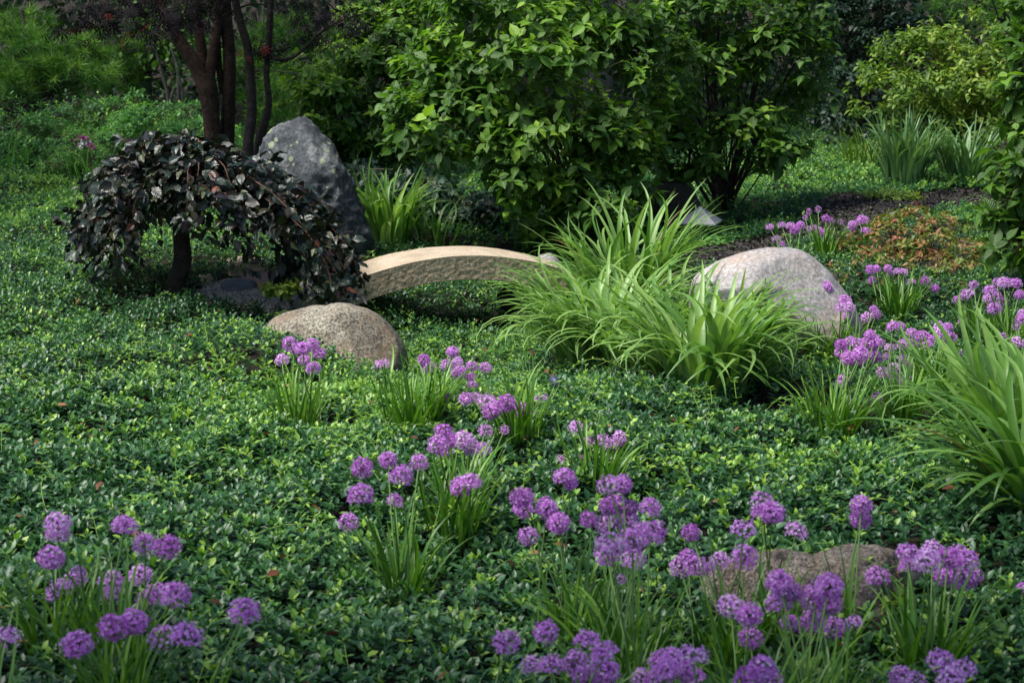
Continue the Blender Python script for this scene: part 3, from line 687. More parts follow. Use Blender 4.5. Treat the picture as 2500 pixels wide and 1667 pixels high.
shrub('azalea_shrub', 'small reddish green azalea sprawling at the foot of the pale boulder', 'shrub', (2120, 760),
      [(2100, 700, 60, 30, 8.9, .2), (2040, 670, 30, 25, 9.0, .15), (2330, 700, 60, 25, 8.9, .2), (2220, 700, 60, 20, 8.9, .2)],
      150, .03, LEAF_D, 'azalea', 'bark_grey', seed=109, n_stems=10, stem_r=.003, ground_Y=8.9, tips=.12, per=6, tone=(.0, .45), wid=.8, droop=0, upright=1.2)
# perennials along the left background
for k, (lab, bx, bY, blobs, nc, lf, tn, tp, mt) in enumerate([
    ('olive leafy perennial clump at the far left edge', 60, 15.6, [(40, 300, 90, 70, 15.4, .5), (110, 330, 70, 70, 15.3, .4), (30, 380, 90, 50, 15.2, .4)], 800, .036, (.1, .6), .12, 'perennial'),
    ('bright green feathery perennial beside the pink flowers', 190, 15.0, [(190, 350, 60, 50, 14.9, .35), (160, 390, 70, 40, 14.8, .35), (220, 390, 50, 40, 14.7, .3)], 700, .03, (.35, .9), .35, 'perennial'),
    ('blue green false indigo in front of the maple trunk', 360, 15.6, [(360, 310, 110, 65, 15.5, .5), (440, 330, 70, 60, 15.4, .4), (300, 350, 80, 60, 15.3, .4), (400, 380, 100, 40, 15.1, .4)], 1100, .040, (.3, .75), .14, 'perennial'),
    ('grassy seeding perennial between the olive clump and the false indigo', 230, 16.6, [(200, 270, 80, 50, 16.5, .5), (260, 290, 70, 60, 16.4, .5)], 500, .036, (.0, .5), .3, 'perennial'),
    ('taller green perennial rising in front of the thin saplings', 330, 17, [(330, 250, 35, 40, 16.8, .25), (430, 280, 80, 40, 17, .4), (520, 330, 60, 60, 16.6, .4)], 380, .045, (.2, .6), .3, 'perennial')]):
    shrub('perennial_clump', lab, 'perennial', (bx, 0), blobs, nc, lf, LEAF_Z if k != 1 else LEAF_S, mt, seed=120 + k, n_stems=24, stem_r=.003, ground_Y=bY, tone=tn, tips=tp, per=6, upright=1.3, droop=.05, wid=1.5 if k != 1 else .7, group='leafy perennials along the left background', twig=.08)

# low plants by the gravel and the lamp
for k, (lab, px, py, rpx, Y, n_, mt, lf, tn) in enumerate([
    ('bright green seedlings between the reddish stone and the granite boulder', 690, 700, 60, 9.0, 60, 'lime', .035, (.5, .9)),
    ('green leafy seedling at the foot of the garden lamp', 1760, 590, 50, 11.0, 60, 'perennial', .04, (.2, .7)),
    ('bright leafy low plant at the edge of the mulch path', 2190, 478, 70, 12.8, 140, 'lime', .04, (.4, .8)),
    ('yellow green low plant right of the front flat rock', 2190, 1480, 110, 4.1, 50, 'lime', .032, (.3, .8))]):
    shrub('low_plant', lab, 'plant', (px, py), [(px, py, rpx, rpx * .28, Y, rpx * Y / FP * .8)], n_, lf, LEAF_D, mt, seed=140 + k, n_stems=3, stem_r=.002, ground_Y=Y, tone=tn, tips=.2, inner=.2, twig=.03, upright=1)

# ------------------------------------------------------------------ copper beech
def beech():
    g = np.random.default_rng(200); b = ground_at(436, 722); Y0 = b[1]
    root = empty('weeping_copper_beech', b, 'small weeping beech with glossy dark purple leaves on the left', 'tree')
    A = Acc(); tp = lambda px, py, dy=0: at(px, py, Y0 + dy)
    tube(A, curve([tp(424, 745), tp(432, 690), tp(446, 640), tp(442, 570), tp(436, 500), tp(450, 440), tp(470, 400)], 26),
         np.interp(np.linspace(0, 1, 26), [0, .1, .3, 1], [.075, .055, .048, .03]), 14, .5, .12, 3)
    A.build('trunk', M['bark_dark'], root)
    top = tp(455, 430); B = Acc(); LP = []; LD = []; LT = []
    N = 108
    for i in range(N):
        a = i * 2.39996 + g.normal() * .2; ca, sa = math.cos(a), math.sin(a)
        Rx = .80 if ca > 0 else .62; R_ = math.hypot(Rx * ca, .62 * sa) * g.uniform(.35, 1.05) ** .8
        zt = top[2] + .0 + g.uniform(.02, .16) - .05 * (R_ > .5) - .08 * max(ca, 0)
        full = R_ > .45
        if ca < -.6: zend = b[2] + g.uniform(.05, .3)
        elif ca > .6: zend = b[2] + (g.uniform(-.02, .4) if sa < .3 else g.uniform(.2, .45))
        else: zend = b[2] + g.uniform(.34, .6)
        cx = top[0] + .06
        p = [top + [0, 0, g.uniform(-.12, .02)], np.array([cx + ca * R_ * .45, top[1] + sa * R_ * .45, zt + .03]),
             np.array([cx + ca * R_ * .85, top[1] + sa * R_ * .85, zt - .02 - .18 * max(ca, 0) * R_]), np.array([cx + ca * R_ * 1.0, top[1] + sa * R_, (zt + zend) / 2 - .12 * max(ca, 0) * R_])]
        if full: p.append(np.array([cx + ca * R_ * (1.04 + g.normal() * .04), top[1] + sa * R_ * 1.02, zend]))
        c = curve(p, 22); c[3:] += np.cumsum(g.normal(size=(19, 3)) * .006, 0)
        tube(B, c, np.linspace(.005, .0011, 22), 5, .5)
        m = int(np.linalg.norm(np.diff(c, axis=0), axis=1).sum() / .0175)
        t = g.uniform(.12, 1, m); k = (t * 21); k0 = np.minimum(k.astype(int), 20); f = (k - k0)[:, None]
        q = c[k0] * (1 - f) + c[k0 + 1] * f; tg = nrm(c[k0 + 1] - c[k0])
        sd = nrm(np.cross(tg, np.array([0, 0, 1.]) + .01)) * np.where(g.random(m) < .5, 1, -1)[:, None]
        off = g.uniform(0, .06, m)[:, None]
        outw = np.array([ca, sa, 0])
        d = sd * .8 + tg * .7 + outw * .4 + g.normal(size=(m, 3)) * .35
        LP.append(q + sd * off + g.normal(size=(m, 3)) * .018); LD.append(d); LT.append(np.tile(outw, (m, 1)))
    for i, (ex, ey, ez) in enumerate([(865, 800, -.75), (838, 790, -.65), (885, 745, -.6), (860, 815, -.8), (848, 800, -.55), (872, 700, -.3), (820, 745, -.45), (800, 700, -.2), (175, 690, -.2), (860, 640, 0), (840, 610, .1), (190, 600, .1), (855, 770, -.5), (200, 650, -.3), (795, 650, -.5), (868, 740, -.45)]):
        e = at(ex, ey, Y0 + ez); h = top + (e - top) * .55; h[2] = top[2] - .03 - .1 * g.random(); q1 = e + (h - e) * .3; q1[2] = e[2] + .55 * (h[2] - e[2])
        c = curve([top, top + (h - top) * .5 + [0, 0, .06], h, q1, e], 22); c[3:] += np.cumsum(g.normal(size=(19, 3)) * .005, 0); tube(B, c, np.linspace(.006, .0012, 22), 5, .5)
        m = 60; t = g.uniform(.3, 1, m); k = t * 21; k0 = np.minimum(k.astype(int), 20); f = (k - k0)[:, None]; q = c[k0] * (1 - f) + c[k0 + 1] * f; tg = nrm(c[k0 + 1] - c[k0])
        LP.append(q + g.normal(size=(m, 3)) * .018); LD.append(tg * .6 + g.normal(size=(m, 3)) * .6); LT.append(np.tile(nrm((e - top) * [1, 1, 0]), (m, 1)))
    base_pts = np.concatenate(LP); bo = np.concatenate(LT)
    for i in g.choice(len(base_pts), 90, replace=False):
        q0 = base_pts[i]; dd = nrm(bo[i] * g.uniform(.3, 1) + np.array([g.normal() * .4, g.normal() * .4, g.uniform(-.1, .8)])); L = g.uniform(.06, .15)
        c = np.array([q0, q0 + dd * L * .5 + [0, 0, .01], q0 + dd * L]); tube(B, curve(c, 6), np.linspace(.0022, .001, 6), 4, .5)
        m = 8; t = np.linspace(.25, 1, m)[:, None]; sgn = np.where(np.arange(m) % 2, 1, -1)[:, None]; sd = nrm(np.cross(dd, [0, 0, 1.]))
        LP.append(q0 + dd * L * t); LD.append(np.tile(dd, (m, 1)) * .8 + sd * sgn * .8 + g.normal(size=(m, 3)) * .2); LT.append(np.tile(bo[i], (m, 1)))
    P = np.concatenate(LP); D = np.concatenate(LD); O = np.concatenate(LT); n = len(P)
    B.build('branches', M['twig_red'], root)
    A = Acc(); nn = O * .2 + np.array([0, 0, .9]) + g.normal(size=(n, 3)) * .6
    tone = np.clip(g.uniform(0, .78, n), 0, 1); tone[g.random(n) < .12] = .9; tone[g.random(n) < .012] = 1
    D[:, 2] -= g.uniform(-.25, .5, n)
    put(A, LEAF_B, P, D, nn, g.uniform(.046, .084, n), tone, g.uniform(.8, 1.1, n))
    A.build('foliage', M['beech'], root)
beech()

# ------------------------------------------------------------------ maples, saplings, pines
def limb(A, pts, Y, rad, sides=14, n=24, wob=.10, seed=0, dy=0):
    p = [at(x, y, Y + dy * i) for i, (x, y) in enumerate(pts)]
    tube(A, curve(p, n), np.interp(np.linspace(0, 1, n), np.linspace(0, 1, len(rad)), rad), sides, .5, wob, seed)

def maple_crown(root, g, boxes, leaf=.085):
    A = Acc(); B = Acc()
    for (x0, x1, y0, y1, Y0, Y1, n, tr) in boxes:
        m = n // 6; c = at(g.uniform(x0, x1, m), 0, 1)[:, :1] * 0
        px = g.uniform(x0, x1, m); py = y0 + (y1 - y0) * g.random(m) ** .8; Yc = g.uniform(Y0, Y1, m)
        C = np.array([at(a, b, y) for a, b, y in zip(px, py, Yc)])
        for k in range(6):
            P = C + g.normal(size=(m, 3)) * [.11, .11, .05]
            d = np.stack([g.normal(size=m), g.normal(size=m), -g.uniform(.1, 1.6, m)], -1)
            nn = np.stack([g.normal(size=m) * .5, g.normal(size=m) * .5 - .4, np.ones(m)], -1)
            t = g.uniform(0, .9, m); t[g.random(m) < tr * .5] = 1
            put(A, LEAF_M, P, d, nn, leaf * g.uniform(.7, 1.2, m), t)
        for q in C[::3]:
            s0 = np.array(root.location) + [0, 0, 2.1]; mm = (s0 + q) / 2 + [g.normal() * .1, 0, .25]
            tube(B, curve([s0, mm, q], 9), np.linspace(.012, .0015, 9), 4, .5)
    A.build('foliage', M['maple'], root); B.build('twigs', M['bark_dark'], root)

def maples():
    Y = 14.6; b = ground_at(540, 400); b = np.array([at(535, 0, Y)[0], Y, H(-2.4, Y)])
    root = empty('japanese_maple', b, 'large dark purple maple with forked reddish brown trunks at the upper left', 'tree')
    A = Acc(); w = lambda px: px * .5 * Y / FP
    limb(A, [(532, 470), (522, 380), (515, 280), (506, 215), (498, 180)], Y, [w(56), w(46), w(42), w(46), w(40)], seed=1); A.build('trunk', M['bark_red'], root)
    A = Acc(); limb(A, [(560, 470), (553, 380), (556, 270), (560, 150), (552, 50), (545, -60)], Y + .1, [w(46), w(38), w(33), w(32), w(30), w(26)], seed=2); A.build('trunk', M['bark_red'], root)
    for i, (pts, rr) in enumerate([([(505, 225), (480, 165), (445, 110), (410, 55), (385, 0), (330, -90)], [40, 34, 30, 28, 26, 22]),
                                   ([(512, 190), (520, 130), (533, 60), (536, 0), (540, -80)], [26, 24, 20, 20, 18]),
                                   ([(500, 175), (492, 120), (484, 60), (478, 0), (470, -80)], [24, 26, 22, 22, 18]),
                                   ([(545, 230), (535, 170), (532, 110), (534, 60)], [18, 16, 14, 10])]):
        A = Acc(); limb(A, pts, Y + (.0, .05, .12, .1)[i], [w(r) for r in rr], seed=3 + i); A.build('limb', M['bark_red'], root)
    g = np.random.default_rng(210)
    for i, pts in enumerate([[(400, 20), (330, 40), (260, 42), (200, 30)], [(480, 20), (420, 60), (380, 90)], [(545, 40), (620, 10), (700, 30)]]):
        A = Acc(); limb(A, pts, Y - .3, [.012, .008, .003], 6, 14, 0); A.build('limb', M['bark_dark'], root)
    maple_crown(root, g, [(190, 560, -160, 35, 13.2, 15.4, 560, .02), (180, 330, 0, 85, 13.4, 14.2, 110, .05), (330, 420, 30, 85, 13.0, 13.6, 90, .12), (430, 540, 0, 70, 13.2, 14, 110, .02),
                          (60, 600, -500, -120, 12.8, 15.5, 1100, .0)])
    Y = 13.9; b = np.array([at(625, 0, Y)[0], Y, H(-2, Y)])
    root = empty('japanese_maple', b, 'slimmer dark maple with two curving stems left of the tall dark rock', 'tree')
    w = lambda px: px * .5 * Y / FP
    A = Acc(); limb(A, [(618, 470), (605, 370), (614, 280), (612, 200), (605, 120), (588, 60), (574, 0), (565, -80)], Y, [w(30), w(28), w(25), w(22), w(21), w(20), w(20), w(18)], seed=11); A.build('trunk', M['bark_dark'], root)
    A = Acc(); limb(A, [(622, 440), (634, 345), (652, 280), (656, 240), (650, 180), (657, 90), (660, 20), (664, -60)], Y + .1, [w(24), w(24), w(20), w(16), w(15), w(16), w(15), w(14)], seed=12); A.build('trunk', M['bark_dark'], root)
    A = Acc(); limb(A, [(662, 140), (690, 147), (720, 138), (750, 112), (790, 75), (840, 48), (905, 30)], Y + .05, [w(11), w(10), w(9), w(8), w(6), w(4), w(2)], 8, 24, .05, 13); A.build('limb', M['bark_dark'], root)
    A = Acc(); limb(A, [(612, 170), (650, 172), (730, 180)], Y + .4, [w(4), w(4), w(3)], 5, 10, 0, 13); A.build('limb', M['bark_grey'], root)
    maple_crown(root, g, [(640, 900, -120, 50, 13.0, 15, 360, .02), (700, 880, 20, 105, 13.4, 14.5, 160, .03), (620, 700, 110, 150, 13.6, 14, 36, .15), (500, 720, -480, -100, 13, 14.5, 450, 0)], .075)
maples()

def saplings():
    for i, (stems, lab) in enumerate([([[(378, 110), (395, 180), (410, 230), (415, 290)]], 'thin grey sapling stem left of the maple trunk'),
                                      ([[(415, 110), (432, 160), (436, 210), (438, 290)], [(425, 215), (418, 240), (412, 270)], [(438, 190), (446, 240), (440, 290)]], 'branched thin grey sapling just left of the maple trunk')]):
        Y = 18.0; p = at(stems[0][-1][0], 833, Y); b = np.array([p[0], Y, H(p[0], Y)])
        root = empty('sapling', b, lab, 'tree', 'thin saplings behind the perennials')
        for s in stems:
            A = Acc(); limb(A, s + [(s[-1][0] + 2, 360)], Y, [.012, .02, .022, .024], 7, 14, .05); A.build('trunk', M['bark_grey'], root)
        g = np.random.default_rng(i); A = Acc(); n = 120
        P = at(stems[0][0][0], 90, Y) + g.normal(size=(n, 3)) * [.25, .25, .2]
        put(A, LEAF_D, P, g.normal(size=(n, 3)) + [0, 0, -.5], g.normal(size=(n, 3)) * .4 + [0, 0, 1], .07, g.uniform(.1, .7, n)); A.build('foliage', M['dogwood'], root)
saplings()

def pine(label, bx, Y, blobs, n, seed, needle=.12):
    g = np.random.default_rng(seed); p = at(bx, 833, Y); b = np.array([p[0], Y, float(H(p[0], Y))])
    root = empty('pine_tree', b, label, 'tree', 'pines in the left background')
    P, U, C = shell_points(g, blobs, n, .35)
    A = Acc(); hi = max(float(at(q[0], q[1] - q[3], q[4])[2]) for q in blobs)
    tube(A, curve([b - [0, 0, .1], b + [.1, 0, hi * .5], b + [0, .1, hi]], 12), np.linspace(.07, .02, 12), 8, .5, .1, seed); A.build('trunk', M['bark_dark'], root)
    A = Acc()
    for i in range(0, n, 9):
        s = b + [0, 0, max(.2, P[i][2] - b[2] - .25)]; e = P[i]
        tube(A, curve([s, s + (e - s) * .5 + [0, 0, -.06], e], 7), np.linspace(.014, .003, 7), 4, .5)
    A.build('branches', M['bark_dark'], root)
    A = Acc(); K = 30
    ax = nrm(U * [1, 1, .3] + [0, 0, .6] + g.normal(size=(n, 3)) * .4)
    Pk = np.repeat(P, K, 0); axk = np.repeat(ax, K, 0); m = n * K
    d = nrm(axk * g.uniform(-.1, 1.0, m)[:, None] + nrm(g.normal(size=(m, 3))) * .9)
    tt = np.repeat(np.clip(g.uniform(.0, .85, n) + .25 * U[:, 2], 0, 1), K) + g.normal(size=m) * .08
    put(A, (np.array([(-.012, 0, 0), (.012, 0, 0), (0, 1, -.08)]), np.array([(0, 1, 2)]), np.zeros((0, 4), int), np.zeros((3, 2))), Pk, d, g.normal(size=(m, 3)), needle * g.uniform(.6, 1.1, m), np.clip(tt, 0, 1), 1.6)
    A.build('needles', M['pine'], root, smooth=False)
pine('soft needled pine filling the upper left corner', 90, 18, [(90, 130, 120, 70, 17.8, .7), (180, 190, 100, 60, 17.6, .6), (30, 200, 90, 60, 17.8, .6), (200, 120, 60, 40, 18, .5), (60, 60, 60, 40, 18, .5)], 800, 301, .15)
pine('shaded pine seen between the maple trunk and the upper left pine', 320, 20, [(320, 110, 90, 70, 19.8, .7), (400, 90, 80, 60, 20, .6), (300, 190, 80, 40, 19.8, .6), (470, 130, 60, 60, 20.2, .6)], 500, 302, .15)
pine('young pine seen between and right of the maple trunks', 640, 19, [(600, 170, 60, 100, 18.8, .6), (690, 200, 70, 60, 18.6, .6), (720, 90, 120, 60, 19.2, .7), (660, 290, 60, 40, 18.4, .4)], 500, 303, .15)
pine('drooping dark conifer branches at the top right corner', 2420, 14.0, [(2400, -40, 110, 60, 13.2, .5), (2330, 10, 50, 30, 13.0, .3), (2440, 20, 50, 40, 13.2, .3), (2400, -200, 200, 130, 14, .8)], 360, 304, .09)

# unseen trees added around the clearing so their crowns shade its edges
def added_shade_tree(label, x, y, cz, rx, ry, rz, n, seed, ox=0, oy=0):
    g = np.random.default_rng(seed); b = np.array([x, y, float(H(x, y))]); root = empty('added_shade_tree', b, label, 'tree')
    A = Acc(); tube(A, curve([b - [0, 0, .2], b + [.1, 0, cz * .5], b + [0, .1, cz + rz * .5]], 16), np.linspace(.22, .06, 16), 12, .5, .1, seed); A.build('trunk', M['bark_grey'], root)
    A = Acc(); c = b + [ox, oy, cz]
    for i in range(16):
        e = c + nrm(g.normal(size=3)) * [rx, ry, rz] * .75; s0 = b + [0, 0, cz * g.uniform(.45, 1)]
        tube(A, curve([s0, s0 + (e - s0) * .5 + [0, 0, .15], e], 8), np.linspace(.06, .012, 8), 6)
    A.build('branches', M['bark_grey'], root)
    cl = c + nrm(g.normal(size=(60, 3))) * (g.random((60, 1)) ** .4) * [rx, ry, rz]; k = g.integers(0, 60, n)
    P = cl[k] + g.normal(size=(n, 3)) * [rx * .17, ry * .17, rz * .14]
    A = Acc(); put(A, LEAF_D, P, g.normal(size=(n, 3)) + [0, 0, -.5], g.normal(size=(n, 3)) * .6 + [0, 0, 1], g.uniform(.12, .2, n), g.uniform(0, .8, n)); A.build('foliage', M['wood'], root)
added_shade_tree('unseen tree added on the left to shade the foreground', -3.4, .9, 5.0, 3.2, 1.7, 1.4, 13000, 901, 1.7, .4)
added_shade_tree('unseen tree added to shade the right side of the clearing', 5.0, 6.0, 5.0, 3.2, 3.8, 2.0, 13000, 902, -.6, 0)
added_shade_tree('unseen tree added to shade the far left of the clearing', -8.5, 12.5, 6.0, 3.2, 3.2, 2.2, 7000, 903)
added_shade_tree('unseen tree added beyond the maples to shade the background', -4.5, 20.5, 5.5, 3.4, 3.0, 2.2, 9000, 905)
added_shade_tree('unseen tree added beyond the dogwoods to shade the background', 1.0, 20.8, 5.5, 3.6, 3.0, 2.2, 9000, 906)

# ------------------------------------------------------------------ woodland behind
def woodland():
    g = np.random.default_rng(400)
    A = Acc(); n = 85000
    x = g.uniform(-13, 13, n); y = 21.5 + g.random(n) * 5 + 1.2 * sines(x, x * 0, 5, 5, 1.2); z = g.uniform(-.1, 4.2, n)
    crown = sines(x, z * 1.2, 6, 7, 2.2)
    y = y - .8 * crown; k = g.random(n) < np.clip(.7 + .4 * crown, .25, 1)
    P = np.stack([x, y, H(x, y) * 0 + z], -1)[k]; n = len(P)
    d = np.stack([g.normal(size=n), g.normal(size=n) - .4, -g.uniform(0, 1, n)], -1); nn = np.stack([g.normal(size=n) * .5, g.normal(size=n) * .5 - .5, np.ones(n)], -1)
    t = np.clip(g.uniform(0, .8, n) + .12 * crown[k], 0, 1)
    put(A, LEAF_D, P, d, nn, g.uniform(.09, .17, n), t)
    tag(A.build('woodland', M['wood']), 'dark leafy woodland closing off the far end of the garden', 'woodland', kind='stuff')
woodland()

# ------------------------------------------------------------------ strap-leaved clumps
def strap(name, label, px, py, n, L, W, spread, th0, th1, mat='daylily', tone=(.3, .95), seed=0, group=None, Y=None, cat='perennial', yscale=1.0, biasx=0.0):
    g = np.random.default_rng(seed); b = ground_at(px, py)
    if Y is not None: b = np.array([at(px, 833, Y)[0], Y, 0.]); b[2] = H(b[0], b[1])
    A = Acc(); r = spread * np.sqrt(g.random(n)); a = g.uniform(0, 6.283, n)
    B = np.stack([b[0] + r * np.cos(a), b[1] + yscale * r * np.sin(a), 0 * r], -1); B[:, 2] = H(B[:, 0], B[:, 1]) - .01
    az = a + g.normal(size=n) * .5
    u = g.random(n); t1 = th1[0] + (th1[1] - th1[0]) * u; ln = L * g.uniform(.6, 1.1, n) * (1.05 - .12 * u)
    tn = np.clip(tone[0] + (tone[1] - tone[0]) * g.random(n), .16, 1); tn[g.random(n) < .015] = .1
    blades(A, B, az, ln, R(1) * (th0[0] + (th0[1] - th0[0]) * g.random(n)), R(1) * t1, W * g.uniform(.6, 1.15, n), tn, p=1.7, seg=12, twist=g.normal(size=n) * .5)
    # a few dried brown leaves at the base
    m = max(4, n // 12); Bd = B[:m]; blades(A, Bd, g.uniform(0, 6.28, m), np.full(m, L * .4), np.full(m, R(15)), np.full(m, R(140)), np.full(m, W * .3), np.full(m, .11), seg=7)
    o = A.build(name, M[mat], origin=Vector(b)); return tag(o, label, cat, group)

DG = 'daylily clumps with arching strap leaves'
strap('daylily_clump', 'widest light green daylily clump, right of the bridge', 1465, 905, 239, 0.70, 0.032, .17, (3, 24), (82, 177), seed=501, group=DG)
strap('daylily_clump', 'tallest daylily clump standing in front of the garden lamp', 1525, 800, 207, 0.78, 0.032, .20, (2, 17), (47, 152), seed=502, group=DG)
strap('daylily_clump', 'front daylily clump left of the pale boulder with leaf tips touching the periwinkle', 1715, 985, 199, 0.67, 0.034, .17, (2, 22), (62, 177), seed=503, group=DG)
strap('daylily_clump', 'daylily clump hugging the left side of the pale boulder', 1738, 925, 134, 0.62, 0.029, .15, (2, 20), (62, 167), seed=504, group=DG)
strap('daylily_clump', 'thin leaved daylily clump at the left of the group leaning over the bridge end', 1400, 850, 102, 0.69, 0.024, .10, (8, 28), (82, 162), seed=505, group=DG)
strap('daylily_clump', 'daylily clump filling the front middle of the group', 1570, 930, 143, 0.58, 0.035, .15, (2, 22), (65, 170), seed=515, group=DG)
strap('daylily_clump', 'smallest daylily clump in front of the pale boulder', 1830, 955, 68, 0.45, 0.029, .10, (2, 24), (65, 165), seed=516, group=DG, tone=(.25, .8))
strap('daylily_clump', 'upright daylily clump behind the left half of the stone bridge', 950, 612, 102, 0.63, 0.039, .15, (1, 17), (27, 132), seed=506, group=DG)
strap('daylily_clump', 'sparse daylily tuft behind the apex of the stone bridge', 1060, 605, 26, 0.47, 0.027, .15, (5, 28), (52, 132), seed=507, group=DG, tone=(.2, .6))
strap('daylily_clump', 'large daylily clump at the right edge below the alliums', 2475, 1150, 200, 0.60, 0.034, .14, (2, 34), (57, 172), seed=508, group=DG, tone=(.2, .75))
strap('daylily_clump', 'daylily clump in the right foreground edge with long drooping leaves', 2540, 1300, 130, 0.62, 0.034, .12, (5, 38), (72, 177), seed=509, group=DG, tone=(.2, .7))
strap('iris_clump', 'upright bluish green strap leaved clump beside the mulch path', 2205, 462, 150, .66, .034, .15, (1, 16), (15, 95), 'iris', (.3, 1), seed=510, cat='perennial')
strap('iris_clump', 'greyer strap leaved clump in front of the yellow green shrub', 2350, 450, 130, .62, .026, .15, (3, 30), (30, 110), 'iris', (.2, .8), seed=511, cat='perennial')
strap('grass_tuft', 'thin grassy tuft left of the upright bluish green clump', 2100, 395, 90, .55, .012, .25, (5, 35), (40, 110), 'lime', (.2, .7), seed=512, cat='grass', Y=15.6)
strap('grass_tuft', 'fine green grass at the left edge below the olive perennial', 30, 430, 80, .5, .010, .2, (5, 30), (40, 110), 'perennial', (.3, .8), seed=513, cat='grass', Y=14.9)
strap('grass_tuft', 'thin grass blades beside the pink flowers', 240, 425, 60, .55, .010, .2, (5, 30), (40, 110), 'perennial', (.5, .9), seed=514, cat='grass', Y=14.6)

# ------------------------------------------------------------------ alliums
def head_mesh(name, seed, n=165, dome=-1.0, full=1.0, tb=.55):
    """unit-radius umbel of small six-petalled florets"""
    g = np.random.default_rng(seed); i = np.arange(n) + .5
    z = 1 - 2 * i / n; ph = i * 2.39996; u = np.stack([np.sqrt(1 - z * z) * np.cos(ph), np.sqrt(1 - z * z) * np.sin(ph), z], -1)
    u = nrm(u + g.normal(size=u.shape) * .10); u = u[(u[:, 2] > dome) & (g.random(n) < full)]; n = len(u)
    A = Acc(); rad = g.uniform(.60, .90, n)
    P = u * rad[:, None]
    # pedicels
    s = nrm(np.cross(u, np.array([.2, .3, .93])))
    tri = (np.array([(-.5, 0, 0), (.5, 0, 0), (.4, 1, 0), (-.4, 1, 0)]), np.zeros((0, 3), int), np.array([(0, 1, 2, 3)]), np.zeros((4, 2)))
    V, T, Q, L = tri
    PV = (V[None, :, 0, None] * .022 * s[:, None] + V[None, :, 1, None] * P[:, None])
    A.add(PV.reshape(-1, 3), None, (Q[None] + (np.arange(n) * 4)[:, None, None]).reshape(-1, 4), np.tile([0., 0., .12, .12], n))
    s2 = np.cross(u, s); a0 = g.uniform(0, 6.28, n); tn = np.clip(g.normal(tb, .17, n), .22, 1)
    pet = (np.array([(0, 0, 0), (-.16, .45, 0), (.16, .45, 0), (0, 1, -.1)]), np.array([(0, 2, 1), (1, 2, 3)]), np.zeros((0, 4), int), np.zeros((4, 2)))
    for k in range(6):
        a = a0 + k * 1.0472; e = g.uniform(.6, 1.1, n)
        side = s * np.cos(a)[:, None] + s2 * np.sin(a)[:, None]
        d = u * np.cos(e)[:, None] + side * np.sin(e)[:, None]
        put(A, pet, P, d, u - side * .3, .19 * g.uniform(.75, 1.2, n), tn + g.normal(size=n) * .08, 1.7)
    st = (np.array([(-.035, 0, 0), (.035, 0, 0), (0, 1, 0)]), np.array([(0, 1, 2)]), np.zeros((0, 4), int), np.zeros((3, 2)))
    for k in range(5):
        d = u + nrm(g.normal(size=(n, 3))) * .45
        put(A, st, P, d, s, .25 * g.uniform(.7, 1.2, n), np.clip(tn + .3, 0, 1))
    o = A.build(name, M['petal'], smooth=False); me = o.data; bpy.data.objects.remove(o); return me

HEADS = [head_mesh('flower_head', 601), head_mesh('flower_head', 602, 185), head_mesh('flower_head', 603, 160, -.6), head_mesh('flower_head', 604, 150, -.3), head_mesh('flower_head', 605, 140, -1, .75), head_mesh('flower_head', 606, 90, -1, .7), head_mesh('flower_head', 607, 150, -.8, .9, .78), head_mesh('flower_head', 608, 150, -1, .9, .36), head_mesh('flower_head', 609, 120, -.5, .7, .66)]

